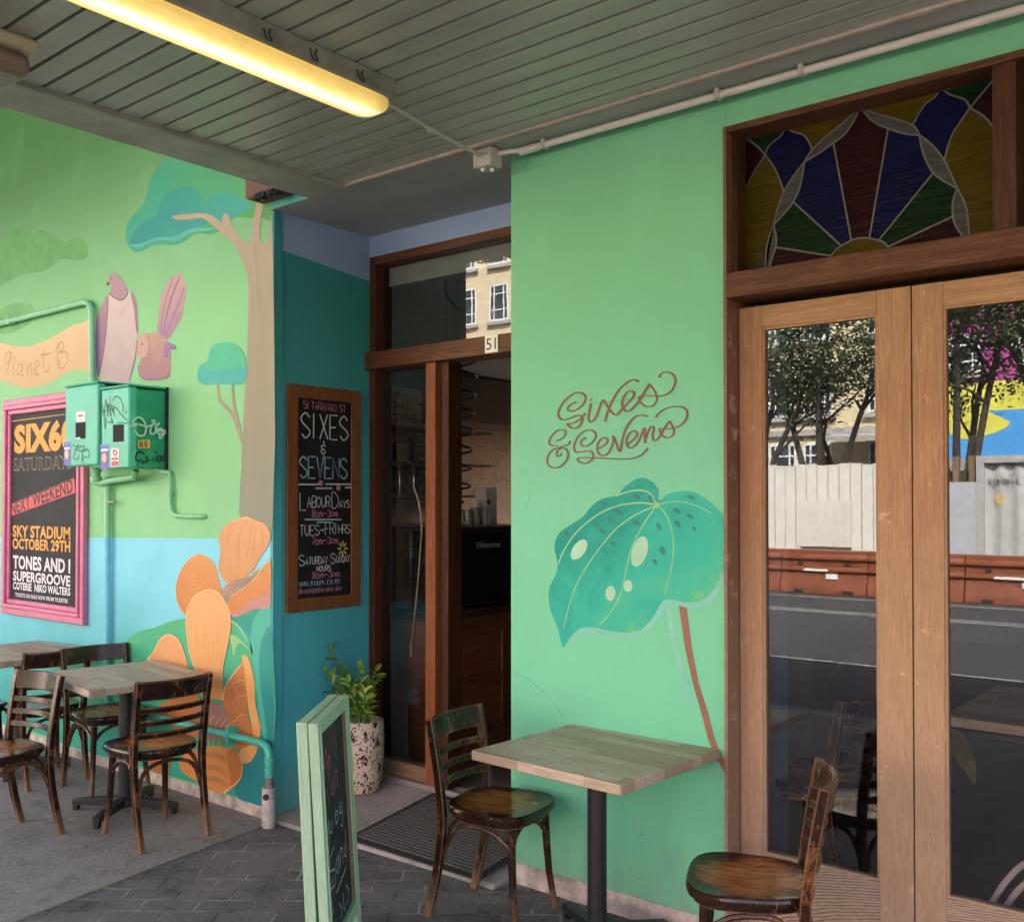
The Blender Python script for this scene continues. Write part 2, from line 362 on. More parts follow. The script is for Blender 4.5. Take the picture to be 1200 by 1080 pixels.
# ------------------------------------------------------------------ special materials
def m_boards():
    m, t, b = _mat('grey_green_ceiling_boards'); v = coords(t, 'Object', (.6, 6, 6)); f = noise(t, v, 3, 6, .65)
    c = ramp(t, f, [(.3, (.35, .35, .305)), (.7, (.47, .465, .41))])
    g = noise(t, coords(t), 35, 5, .8); c = mixc(t, ramp(t, g, [(.66, (0, 0, 0)), (.74, (.7, .7, .7))]), c, (.05, .04, .035))
    t.links.new(c, b.inputs['Base Color']); b.inputs['Roughness'].default_value = .33; bump(t, b, f, .12, .004); return m
M['boards'] = m_boards()
def m_pavers():
    m, t, b = _mat('dark_clay_pavers'); v = coords(t, 'Object', (1, 1, 1), (0, 0, R(-38)))
    w = N(t, 'ShaderNodeTexNoise'); w.inputs['Scale'].default_value = 14; t.links.new(v, w.inputs['Vector'])
    va = N(t, 'ShaderNodeVectorMath', operation='MULTIPLY_ADD'); t.links.new(w.outputs['Color'], va.inputs[0]); va.inputs[1].default_value = (.012, .012, 0); t.links.new(v, va.inputs[2])
    br = N(t, 'ShaderNodeTexBrick'); t.links.new(va.outputs[0], br.inputs['Vector']); br.inputs['Scale'].default_value = 1
    br.inputs['Brick Width'].default_value = .235; br.inputs['Row Height'].default_value = .118; br.inputs['Mortar Size'].default_value = .0065; br.inputs['Mortar Smooth'].default_value = .3
    br.inputs['Color1'].default_value = (.085, .077, .069, 1); br.inputs['Color2'].default_value = (.145, .132, .119, 1); br.inputs['Mortar'].default_value = (.03, .027, .024, 1)
    sp = noise(t, coords(t), 160, 3, .8); c = mixc(t, ramp(t, sp, [(.5, (0, 0, 0)), (.68, (.5, .5, .5))]), br.outputs[0], (.32, .295, .26)); md = noise(t, coords(t), 55, 4, .8); c = mixc(t, ramp(t, md, [(.5, (0, 0, 0)), (.66, (.6, .6, .6))]), c, (.045, .04, .036)); md2 = noise(t, coords(t, 'Object', (1.3, 1, 1)), 38, 4, .8); c = mixc(t, ramp(t, md2, [(.57, (0, 0, 0)), (.68, (.5, .5, .5))]), c, (.27, .25, .22))
    big = noise(t, coords(t), 2.2, 6, .7); c = mixc(t, ramp(t, big, [(.42, (0, 0, 0)), (.62, (.6, .6, .6))]), c, (.23, .21, .186)); bs = noise(t, coords(t, 'Object', (1, 1.3, 1)), 4.5, 6, .72); c = mixc(t, ramp(t, bs, [(.53, (0, 0, 0)), (.63, (.6, .6, .6))]), c, (.05, .045, .04))
    # pale grit lying in some of the joints
    jn = noise(t, coords(t), 5, 4); j = math_(t, 'MULTIPLY', br.outputs['Fac'], ramp(t, jn, [(.45, (0, 0, 0)), (.6, (.9, .9, .9))]))
    c = mixc(t, j, c, (.34, .30, .25))
    gum = N(t, 'ShaderNodeTexVoronoi'); gum.inputs['Scale'].default_value = 2.6; t.links.new(coords(t), gum.inputs['Vector'])
    c = mixc(t, ramp(t, gum.outputs['Distance'], [(.035, (.5, .5, .5)), (.06, (0, 0, 0))]), c, (.03, .028, .026))
    t.links.new(c, b.inputs['Base Color']); b.inputs['Roughness'].default_value = .75
    h = math_(t, 'SUBTRACT', math_(t, 'MULTIPLY', sp, .25), br.outputs['Fac']); bump(t, b, h, .6, .006); return m
M['pavers'] = m_pavers()
def m_conc(name, c, sp=.5):
    m, t, b = _mat(name); v = coords(t)
    f = noise(t, v, 2.5, 7, .7); base = ramp(t, f, [(.3, tuple(x * .62 for x in c)), (.7, tuple(x * 1.12 for x in c))])
    a = noise(t, v, 190, 3, .85); base = mixc(t, ramp(t, a, [(.5, (0, 0, 0)), (.72, (sp, sp, sp))]), base, tuple(min(1, x * 1.9) for x in c))
    a3 = noise(t, v, 60, 4, .85); base = mixc(t, ramp(t, a3, [(.52, (0, 0, 0)), (.66, (sp, sp, sp))]), base, tuple(min(1, x * 1.7) for x in c)); a4 = noise(t, coords(t, 'Object', (1, 1.4, 1)), 48, 5, .85); base = mixc(t, ramp(t, a4, [(.54, (0, 0, 0)), (.66, (sp, sp, sp))]), base, tuple(x * .38 for x in c))
    a2 = noise(t, v, 130, 2, .8); base = mixc(t, ramp(t, a2, [(.6, (0, 0, 0)), (.7, (.55, .55, .55))]), base, tuple(x * .35 for x in c))
    st = noise(t, v, 7, 7, .78); base = mixc(t, ramp(t, st, [(.53, (0, 0, 0)), (.64, (.6, .6, .6))]), base, tuple(x * .45 for x in c))
    gum = N(t, 'ShaderNodeTexVoronoi'); gum.inputs['Scale'].default_value = 3.1; t.links.new(v, gum.inputs['Vector'])
    base = mixc(t, ramp(t, gum.outputs['Distance'], [(.05, (.8, .8, .8)), (.09, (0, 0, 0))]), base, tuple(x * .3 for x in c))
    t.links.new(base, b.inputs['Base Color']); b.inputs['Roughness'].default_value = .85; bump(t, b, math_(t, 'ADD', a, math_(t, 'MULTIPLY', f, 1.5)), .5, .004); return m
M['slab'] = m_conc('exposed_aggregate_concrete', (.27, .243, .205), .7); M['step'] = m_conc('trowelled_step_concrete', (.36, .33, .285), .25)
M['asphalt'] = m_conc('asphalt', (.05, .05, .052), .2); M['kerb'] = m_conc('kerb_concrete', (.28, .27, .25), .2)
def m_top(name, axis=0):
    m, t, b = _mat(name); rot = 0 if axis == 0 else R(90)
    v = coords(t, 'Object', (1, 1, 1), (0, 0, rot))
    br = N(t, 'ShaderNodeTexBrick'); t.links.new(v, br.inputs['Vector']); br.inputs['Scale'].default_value = 1; br.offset = .37
    br.inputs['Brick Width'].default_value = .31; br.inputs['Row Height'].default_value = .062; br.inputs['Mortar Size'].default_value = .0008; br.inputs['Bias'].default_value = -.1
    br.inputs['Color1'].default_value = (.40, .305, .20, 1); br.inputs['Color2'].default_value = (.66, .555, .42, 1); br.inputs['Mortar'].default_value = (.2, .14, .09, 1)
    g = noise(t, coords(t, 'Object', (2, 26, 26) if axis == 0 else (26, 2, 26)), 4, 7, .65, .6)
    c = mixc(t, ramp(t, g, [(.35, (.55, .55, .55)), (.65, (0, 0, 0))]), br.outputs[0], (.25, .18, .115))
    t.links.new(c, b.inputs['Base Color']); b.inputs['Roughness'].default_value = .45; b.inputs['Specular IOR Level'].default_value = .22; bump(t, b, g, .06, .002); return m
M['top'] = m_top('oiled_butcher_block', 0)
def m_seat():
    m, t, b = _mat('worn_varnished_seat'); tc = N(t, 'ShaderNodeTexCoord'); ln = N(t, 'ShaderNodeVectorMath', operation='LENGTH')
    mp = N(t, 'ShaderNodeMapping'); mp.inputs['Location'].default_value = (0, 0, -.184); mp.inputs['Scale'].default_value = (1, 1.0, .4); t.links.new(tc.outputs['Object'], mp.inputs[0]); t.links.new(mp.outputs[0], ln.inputs[0])
    f = noise(t, coords(t, 'Object', (3, 22, 8)), 2.2, 8, .7, 1.0); f2 = noise(t, coords(t), 7, 6, .7)
    k = math_(t, 'ADD', ln.outputs['Value'], math_(t, 'MULTIPLY', math_(t, 'SUBTRACT', f2, .5), .20))
    c = ramp(t, k, [(.10, (.46, .18, .042)), (.165, (.33, .11, .024)), (.192, (.10, .032, .009)), (.208, (.02, .010, .006))])
    c = mixc(t, ramp(t, f, [(.38, (.75, .75, .75)), (.62, (0, 0, 0))]), c, (.03, .010, .004))
    sc = noise(t, coords(t, 'Object', (40, 6, 6)), 1.6, 8, .75, 1.5); c = mixc(t, ramp(t, sc, [(.62, (0, 0, 0)), (.66, (.8, .8, .8))]), c, (.42, .24, .09))
    t.links.new(c, b.inputs['Base Color']); b.inputs['Roughness'].default_value = .2; bump(t, b, f, .05, .002); return m
M['seat'] = m_seat()
def m_chairwood():
    m, t, b = _mat('worn_dark_bentwood'); v = coords(t)
    oi = N(t, 'ShaderNodeObjectInfo'); va = N(t, 'ShaderNodeVectorMath', operation='ADD'); tc = N(t, 'ShaderNodeTexCoord'); t.links.new(tc.outputs['Object'], va.inputs[0]); mv = N(t, 'ShaderNodeMath', operation='MULTIPLY'); t.links.new(oi.outputs['Random'], mv.inputs[0]); mv.inputs[1].default_value = 37; t.links.new(mv.outputs[0], va.inputs[1]); v = va.outputs[0]
    def st(sc):
        mp = N(t, 'ShaderNodeMapping'); mp.inputs['Scale'].default_value = sc; t.links.new(v, mp.inputs[0]); return mp.outputs[0]
    f = noise(t, st((6, 6, 2)), 5, 7, .7, .6); c = ramp(t, f, [(.35, (.008, .005, .004)), (.72, (.042, .016, .008))])
    w = noise(t, st((1.4, 1.4, .8)), 8, 8, .78, .2); c = mixc(t, ramp(t, w, [(.55, (0, 0, 0)), (.62, (.8, .8, .8))]), c, (.20, .078, .028))
    w2 = noise(t, st((2, 2, 1)), 15, 8, .8, .2); c = mixc(t, ramp(t, w2, [(.62, (0, 0, 0)), (.66, (.85, .85, .85))]), c, (.40, .25, .135))
    bv = N(t, 'ShaderNodeBevel'); bv.samples = 4; bv.inputs[0].default_value = .006; ge = N(t, 'ShaderNodeNewGeometry'); dt = N(t, 'ShaderNodeVectorMath', operation='DOT_PRODUCT'); t.links.new(bv.outputs[0], dt.inputs[0]); t.links.new(ge.outputs['Normal'], dt.inputs[1])
    e = math_(t, 'MULTIPLY', math_(t, 'SUBTRACT', 1.0, dt.outputs['Value']), 9.0); e = math_(t, 'MINIMUM', math_(t, 'MULTIPLY', e, ramp(t, w, [(.36, (0, 0, 0)), (.54, (1, 1, 1))])), .9)
    c = mixc(t, e, c, (.34, .17, .075))
    sp = N(t, 'ShaderNodeSeparateXYZ'); t.links.new(tc.outputs['Object'], sp.inputs[0])        # feet scuffed bare near the floor
    z = math_(t, 'ADD', sp.outputs[2], math_(t, 'MULTIPLY', math_(t, 'SUBTRACT', w, .5), .7)); c = mixc(t, ramp(t, z, [(.02, (.75, .75, .75)), (.16, (0, 0, 0))]), c, (.26, .15, .08))
    t.links.new(c, b.inputs['Base Color']); b.inputs['Roughness'].default_value = .24; b.inputs['Specular IOR Level'].default_value = .32; bump(t, b, w, .1, .003); return m
M['chair'] = m_chairwood()
def m_pot():
    m, t, b = _mat('pitted_tufa_pot'); v = coords(t); a = N(t, 'ShaderNodeTexVoronoi'); a.inputs['Scale'].default_value = 60
    nv = N(t, 'ShaderNodeTexNoise'); nv.inputs['Scale'].default_value = 30; t.links.new(v, nv.inputs['Vector'])
    va = N(t, 'ShaderNodeVectorMath', operation='MULTIPLY_ADD'); t.links.new(nv.outputs['Color'], va.inputs[0]); va.inputs[1].default_value = (.03, .03, .05); t.links.new(v, va.inputs[2]); t.links.new(va.outputs[0], a.inputs['Vector'])
    big = noise(t, coords(t, 'Object', (1, 1, .6)), 24, 5, .7)
    k = math_(t, 'MINIMUM', a.outputs['Distance'], math_(t, 'MULTIPLY', big, .82))
    base = ramp(t, noise(t, v, 10, 5), [(.3, (.50, .41, .29)), (.7, (.70, .60, .46))])
    c = mixc(t, ramp(t, k, [(.28, (1, 1, 1)), (.36, (0, 0, 0))]), base, (.035, .022, .014))
    c = mixc(t, ramp(t, big, [(.39, (1, 1, 1)), (.43, (0, 0, 0))]), c, (.02, .013, .01))
    t.links.new(c, b.inputs['Base Color']); b.inputs['Roughness'].default_value = .9; bump(t, b, ramp(t, k, [(.15, (0, 0, 0)), (.3, (1, 1, 1))]), .9, .008); return m
M['pot'] = m_pot()
def m_leaf(name, a, c2, rough=.35):
    m, t, b = _mat(name); v = coords(t); t.links.new(ramp(t, noise(t, v, 11, 3), [(.3, a), (.7, c2)]), b.inputs['Base Color']); b.inputs['Roughness'].default_value = rough
    b.inputs['Transmission Weight'].default_value = 0; return m
M['leaf'] = m_leaf('glossy_leaf', (.05, .18, .018), (.28, .42, .04)); M['leaf_tree'] = m_leaf('dark_tree_leaf', (.022, .045, .014), (.085, .115, .035), .45)
M['bark'] = plain('tree_bark', (.055, .042, .034), .9, 0, .4, 20, bmp=.5)
def m_mat():
    m, t, b = _mat('ribbed_mat'); w = N(t, 'ShaderNodeTexWave'); w.wave_type = 'BANDS'; w.bands_direction = 'Y'; w.inputs['Scale'].default_value = 13; w.inputs['Distortion'].default_value = .5; w.inputs['Detail Scale'].default_value = 20
    t.links.new(coords(t), w.inputs['Vector']); n2 = noise(t, coords(t), 120, 3); c = ramp(t, w.outputs['Fac'], [(.2, (.05, .046, .042)), (.8, (.12, .112, .102))])
    c = mixc(t, ramp(t, n2, [(.5, (0, 0, 0)), (.75, (.6, .6, .6))]), c, (.19, .175, .155)); t.links.new(c, b.inputs['Base Color']); b.inputs['Roughness'].default_value = .95; bump(t, b, w.outputs['Fac'], .7, .006); return m
M['mat'] = m_mat(); M['rubber'] = plain('black_rubber_border', (.022, .022, .022), .7)

exec_order = []
# ================================================================== SETTING
gd = MB(); gd.box(-120, 120, -120, 60, -.32, -.15); struct(gd.build('ground', M['asphalt']))
rd = MB(); rd.box(-90, 60, -13.3, -.72, -.14, -.12); struct(rd.build('road', M['asphalt']))
pv = MB(); pv.box(-60, 40, -.55, 3.6, -.13, 0.0); struct(pv.build('brick_pavement', M['pavers']))
kb = MB(); kb.box(-60, 40, -.72, -.555, -.13, .004); struct(kb.build('kerb', M['kerb']))
fp = MB(); fp.box(-90, 60, -24, -13.3, -.14, .0); struct(fp.build('far_footpath', M['kerb']))
# old concrete strip in front of the mural wall: edge runs from the wall corner outwards
cs = MB(); e = [(-4.335, 3.30), (-4.30, 3.1), (-4.24, 2.64), (-4.12, 1.87), (-3.95, .6), (-3.8, -.5)]
top = [(-30, 3.30), (-30, -.5)] + [(x, y) for x, y in e[::-1]]
n0 = cs.addv([(x, y, .006) for x, y in top]); cs.face([n0 + i for i in range(len(top))]); n1 = cs.addv([(x, y, -.05) for x, y in top])
for i in range(len(top)): cs.face([n0 + i, n1 + i, n1 + (i + 1) % len(top), n0 + (i + 1) % len(top)])
struct(cs.build('concrete_path', M['slab']))
ln = MB()
for y, w in ((-3.95, .05), (-8.85, .06), (-9.1, .05), (-11.3, .06)): ln.box(-60, 40, y - w / 2, y + w / 2, -.13, -.116)
struct(ln.build('road_marking', plain('worn_road_paint', (.36, .35, .32), .7, 0, .3, 5)))
# entry floor: concrete rising to the door sill
st = MB(); st.hexa([(-4.345, 3.30, -.05), (-2.835, 3.30, -.05), (-2.835, 4.10, -.05), (-4.345, 4.10, -.05), (-4.345, 3.30, .022), (-2.835, 3.36, .018), (-2.835, 4.10, .125), (-4.345, 4.10, .125)])
struct(st.build('entry_step', M['step'], bevel=.006))
fl = MB(); fl.box(-9, 3, 4.1, 12, -.1, .12); fl.box(-1.75, 3, 3.62, 4.1, -.1, .119); struct(fl.build('interior_floor', plain('dark_interior_floor', (.13, .12, .11), .5)))
iw = MB(); iw.box(-9.2, 3.2, 12, 12.2, 0, .8); iw.box(-9.2, 3.2, 12, 12.2, 2.9, 3.3); iw.box(-9.2, -7.2, 12, 12.2, .8, 2.9); iw.box(-4.2, 3.2, 12, 12.2, .8, 2.9); iw.box(-4.2, -4.0, 7.4, 12, .12, 2.98); iw.box(3, 3.2, 3.9, 12, 0, 3.3); struct(iw.build('interior_wall', plain('grey_interior_wall', (.12, .12, .12), .8)))  # back opening added to light the room; unseen partition added to hide it
lw = MB(); lw.box(-7.45, -7.25, 4.15, 12, .12, 2.95); struct(lw.build('interior_brown_wall', plain('brown_interior_wall', (.40, .23, .12), .7)))
ic = MB(); ic.box(-9, 3.2, 4.11, 12, 2.98, 3.1); struct(ic.build('interior_ceiling', plain('grey_interior_ceiling', (.38, .38, .355), .8)))
bk = MB(); bk.box(-7.25, -6.6, 4.15, 12, 2.5, 2.95); struct(bk.build('interior_bulkhead', plain('brown_bulkhead', (.12, .07, .038), .8)))

# ================================================================== CAFE BUILDING
CB = thing('cafe_building', 'mint green cafe shopfront with a recessed entrance under the canopy', 'building', (-1, 3.6, 0))
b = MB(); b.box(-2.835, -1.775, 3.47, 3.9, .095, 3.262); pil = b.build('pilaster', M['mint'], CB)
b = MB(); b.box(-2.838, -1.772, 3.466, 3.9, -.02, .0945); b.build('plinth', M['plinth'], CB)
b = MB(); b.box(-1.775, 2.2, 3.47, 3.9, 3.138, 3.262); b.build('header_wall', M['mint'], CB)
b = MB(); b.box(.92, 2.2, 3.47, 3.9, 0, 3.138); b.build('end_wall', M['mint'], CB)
b = MB(); b.box(-1.7745, -1.715, 3.66, 3.9, .1, 3.1); b.build('inner_return', plain('blue_grey_inner_wall', (.20, .27, .40), .6), CB)
b = MB(); b.box(-2.6, -1.775, 3.902, 4.3, .1, 3.1); b.build('inner_wall', plain('dim_inner_wall', (.12, .12, .12), .8), CB)
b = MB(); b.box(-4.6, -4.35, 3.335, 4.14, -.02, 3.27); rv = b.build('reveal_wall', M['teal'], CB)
b = MB(); b.box(-4.3495, -4.3475, 3.36, 4.02, 3.10, 3.27); b.hexa([(-4.3495, 3.36, 3.06), (-4.3475, 3.36, 3.06), (-4.3475, 4.02, 3.00), (-4.3495, 4.02, 3.00), (-4.3495, 3.36, 3.10), (-4.3475, 3.36, 3.10), (-4.3475, 4.02, 3.10), (-4.3495, 4.02, 3.10)]); b.build('lilac_band', M['lilac'], CB)
b = MB(); b.box(-4.35, -2.835, 4.0, 4.14, 3.14, 3.262); b.build('recess_header', M['lilac'], CB)
b = MB(); b.box(-4.36, 2.3, 3.292, 4.14, 3.2625, 3.2700); b.build('soffit', M['soffit'], CB)
b = MB(); b.box(-4.36, 2.3, 3.361, 12.2, 3.37, 8.4); b.box(-14, -4.37, 3.361, 12.2, 4.7, 8.4); b.box(-14, -9.3, 11.8, 12.2, 0, 4.7); b.build('upper_wall', M['cream_paint'], CB)  # unseen upper storey, added to keep the sun off the shopfront
# hairline cracks on the pilaster
fx = Flat((0, 3.47, 0), (1, 0, 0), (0, 0, 1), (0, -1, 0)); q = fx.px(3.47)
CRK = plain('crack_shadow', (.10, .30, .18), .9); SCU = plain('scuff', (.13, .36, .23), .8)
for ptx, w in (('602,788 621,797 640,814 660,838', .0018), ('850,160 851,128', .003), ('700,168 760,150 850,128', .002), ('612,548 622,570 616,600', .0015), ('690,473 735,468 792,461', .002), ('605,690 606,660', .0015), ('600,205 640,192', .002)):
    fx = Flat((0, 3.47, 0), (1, 0, 0), (0, 0, 1), (0, -1, 0)); fx.rib([q(*p) for p in PL(ptx)], w, .0006); fx.build('crack', CRK, CB)
# dirt marks low on the pilaster
dm = Flat((0, 3.47, 0), (1, 0, 0), (0, 0, 1), (0, -1, 0)); q = dm.px(3.47)
for i in range(26):
    x, y = random.uniform(615, 845), random.uniform(905, 1040)
    L = random.uniform(3, 9); a = random.uniform(-.6, .6)
    dm = Flat((0, 3.47, 0), (1, 0, 0), (0, 0, 1), (0, -1, 0)); dm.rib([q(x, y), q(x + L * .5, y + L * a * .5 + 1), q(x + L, y + L * a)], random.uniform(.001, .003), .0006); dm.build('scuff_mark', SCU, CB)

# ---- lettering painted on the pilaster
lt = Flat((0, 3.47, 0), (1, 0, 0), (0, 0, 1), (0, -1, 0)); q = lt.px(3.47)
for s_, w in (
    ('335,305 285,330 275,360 310,370 360,345 395,300 395,260 360,240 310,250 250,300 212,365 210,405 240,430 290,420 345,400 375,412 375,440 350,480 310,490 285,475 272,460 310,455 360,428 400,385', .010),
    ('437,315 420,400 422,432 440,445 470,415 515,300 535,310 560,345 590,385 620,395 650,362 700,310 735,268 738,240 718,228 685,245 660,295 660,340 680,368 710,366 745,335 785,285 820,225 850,180', .010),
    ('535,442 560,360 620,240 690,170 740,150 775,165', .010), ('434,288 441,296', .012),
    ('850,180 890,240 900,290 870,333 820,335 782,305 778,268 820,258 930,264 1000,230 1030,170 1020,120 980,97 935,105 915,135', .008),
    ('190,580 225,568 255,540 258,510 230,500 190,515 150,560 145,598 170,613 205,610', .009),
    ('292,578 275,605 210,625 160,650 130,700 140,750 190,768 240,745 275,690 265,640 230,630 200,650 200,685 225,680 232,665', .009),
    ('405,555 370,578 370,608 405,615 450,585 472,540 450,507 400,507 350,545 320,610 330,655 380,655 430,650 455,680 440,715 400,737 355,725 345,705 370,697 450,697 600,705 710,705 790,680 840,630', .009),
    ('490,632 540,602 555,572 530,556 497,580 480,630 495,670 530,680 565,655 595,580 590,545 610,580 640,655 660,560 690,480 740,415 790,398 838,405', .009),
    ('695,602 745,562 762,532 740,508 707,530 687,580 697,620 728,625 770,585 812,490 815,560 820,596', .009), ('818,570 848,495 870,478 880,495 870,535 877,572 900,572 930,530 960,480 990,440', .009),
    ('990,440 1012,480 1020,520 1000,550 960,555 927,522 922,494 980,495 1050,480 1100,435 1115,380 1090,347 1040,337 970,350 920,380 890,415', .008)):
    lt.rib([q(*p) for p in PL(s_, 620, 420, 6)], w * 1.0, .0015 + .0003 * ('850,180 890' in s_), 0, 5, belly=True)
lt.build('painted_lettering', plain('brown_sign_paint', (.17, .075, .045), .6), CB)

# ---- big leaf painted on the pilaster
fl_ = Flat((0, 3.47, 0), (1, 0, 0), (0, 0, 1), (0, -1, 0)); q0 = fl_.px(3.47)
LS = (630, 550, 4.696)
def LP(s_): return [q0(*p) for p in PL(s_, *LS)]
fl_.rib(LP('720,760 735,860 755,960 790,1090 850,1300'), .020, .0008, 1)
fl_.poly([q0(*p) for p in PL('795,705 803,760 812,800 822,835 830,866 838,885 850,906 850.5,893 846,884 838,866 830,835 819,800 811,760 804,705')], .0012, 2, 0)
fl_.rib(LP('150,960 215,905 270,885 340,890 420,915 520,912 590,885 650,815 700,740 760,728 850,748 940,722 1000,640 1020,560'), .022, .0014, 1)
fl_.poly(LP('140,975 115,880 75,780 62,690 75,630 105,570 110,510 95,440 100,390 125,345 190,300 250,260 300,200 360,160 440,140 480,95 540,55 590,47 640,75 665,120 672,170 720,135 790,118 860,125 930,165 980,210 1022,280 1024,530 1000,610 950,680 900,720 820,730 720,712 680,730 650,790 610,840 560,880 480,895 400,885 330,870 260,865 210,890 170,940'), .002, 0, 3)
for cx, cy, rx, ry, ro in ((230, 440, 34, 64, 35), (563, 450, 42, 86, 17), (403, 680, 27, 42, 5), (500, 640, 24, 33, 0)):
    pts = [(cx + rx * math.cos(a) * math.cos(R(ro)) - ry * math.sin(a) * math.sin(R(ro)), cy + rx * math.cos(a) * math.sin(R(ro)) + ry * math.sin(a) * math.cos(R(ro))) for a in [i * math.pi / 9 for i in range(18)]]
    fl_.poly([q0(LS[0] + x / LS[2], LS[1] + y / LS[2]) for x, y in pts], .0028, 3, 2)
for cx, cy, rx, ry in ((370, 190, 12, 10), (445, 232, 22, 14), (408, 275, 22, 14), (318, 305, 18, 13), (360, 338, 18, 14), (163, 355, 12, 20), (215, 320, 8, 16), (415, 408, 18, 16), (545, 293, 22, 16), (550, 152, 20, 15), (622, 160, 12, 20), (668, 312, 14, 22), (690, 445, 18, 25), (648, 508, 14, 18), (768, 226, 22, 17), (773, 298, 18, 20), (840, 257, 20, 15), (845, 152, 24, 11), (863, 325, 10, 14)):
    pts = [(cx + rx * math.cos(a), cy + ry * math.sin(a + .5)) for a in [i * math.pi / 6 for i in range(12)]]
    fl_.poly([q0(LS[0] + x / LS[2], LS[1] + y / LS[2]) for x, y in pts], .0026, 4, 2)
for s_, w in (('660,193 560,183 440,200 330,250 220,340 150,440 115,520', .006), ('650,200 540,250 430,330 330,450 250,570 190,700 145,870', .005), ('650,205 580,310 520,430 490,550 460,680 400,790 345,850', .005), ('675,200 730,290 750,420 735,560 700,690', .005), ('670,190 780,175 880,200 960,240', .004), ('655,190 620,130 560,113 490,125 430,145', .006)):
    fl_.rib(LP(s_), w, .003, 5)
fl_.ell(*q0(630 + 660 / 4.696, 550 + 195 / 4.696), .012, .012, 0, .0032, 5)
def m_leafpaint():
    m, t, b = _mat('painted_leaf_green'); v = coords(t)
    tc = N(t, 'ShaderNodeTexCoord'); sp = N(t, 'ShaderNodeSeparateXYZ'); t.links.new(tc.outputs['Generated'], sp.inputs[0])
    n1 = noise(t, coords(t, 'Object', (1, 1, 1)), 5, 5, .6, .8)
    k = math_(t, 'ADD', math_(t, 'SUBTRACT', math_(t, 'MULTIPLY', sp.outputs[0], .62), math_(t, 'MULTIPLY', sp.outputs[2], .80)), math_(t, 'MULTIPLY', n1, 1.15))
    c = ramp(t, k, [(.05, (.012, .31, .235)), (.42, (.035, .45, .33)), (.66, (.065, .49, .30)), (.92, (.25, .56, .13))])
    t.links.new(c, b.inputs['Base Color']); b.inputs['Roughness'].default_value = .55; b.inputs['Specular IOR Level'].default_value = .2; return m
fl_.build('painted_leaf', [m_leafpaint(), plain('pale_aqua_paint', (.20, .56, .44), .6), plain('brown_stem_paint', (.25, .115, .075), .6), plain('pale_mint_hole_paint', (.34, .64, .42), .6), plain('deep_green_spot_paint', (.012, .20, .165), .6), plain('yellow_vein_paint', (.26, .56, .24), .6)], CB)

# ================================================================== MURAL WALL
MW = thing('mural_wall', 'wall painted with a mural of trees, birds and orange flowers', 'wall', (-7, 3.4, 0))
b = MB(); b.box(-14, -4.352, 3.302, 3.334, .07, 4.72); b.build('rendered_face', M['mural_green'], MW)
b = MB(); b.box(-4.3519, -4.335, 3.302, 3.36, .07, 3.27); b.build('corner_bead', M['teal'], MW)
b = MB(); b.box(-4.3519, -3.95, 3.2895, 3.36, 3.2634, 4.3); b.build('upper_return', plain('return_teal_paint', (.05, .36, .27), .6), MW)
b = MB(); b.box(-14, -4.352, 3.2985, 3.334, -.03, .0695); b.build('plinth', M['plinth'], MW)
b = MB(); b.box(-14, -4.6, 3.3345, 3.6, 0, 4.69); b.build('wall_core', M['cream_paint'], MW)
def mural(name, items, mats, axis_base=3.302):
    f = Flat((0, axis_base, 0), (1, 0, 0), (0, 0, 1), (0, -1, 0)); q = f.px(axis_base)
    for it in items:
        k, s_, org, h, m = it[:5]; pts = [q(*p) for p in PL(s_, *org)]
        if k == 'P': f.poly(pts, h, m, it[5] if len(it) > 5 else 4)
        else: f.rib(pts, it[5], h, m, 4, it[6] if len(it) > 6 else None)
    return f.build(name, mats, MW)
c0 = (0, 0, 1)
mural('painted_sea', [('P', '-260,628 317,631 317,946 200,908 30,854 -260,775', c0, .0006, 0, 0)], [M['sea']])
mural('painted_cloud', [('P', '-60,885 0,870 30,820 60,800 100,820 150,808 190,830 230,850 270,835 305,860 305,905 270,915 220,910 190,930 150,955 80,965 30,990 -60,1020', (0, 0, 3), .0006, 0)], [plain('cloud_green_paint', (.085, .33, .095), .6)])
mural('painted_hill', [('P', '-300,230 0,205 80,160 180,135 280,140 350,170 360,230 300,360 200,410 120,450 0,462 -300,470', (0, 340, 9), .0006, 0)], [plain('hill_green_paint', (.11, .38, .13), .6)])
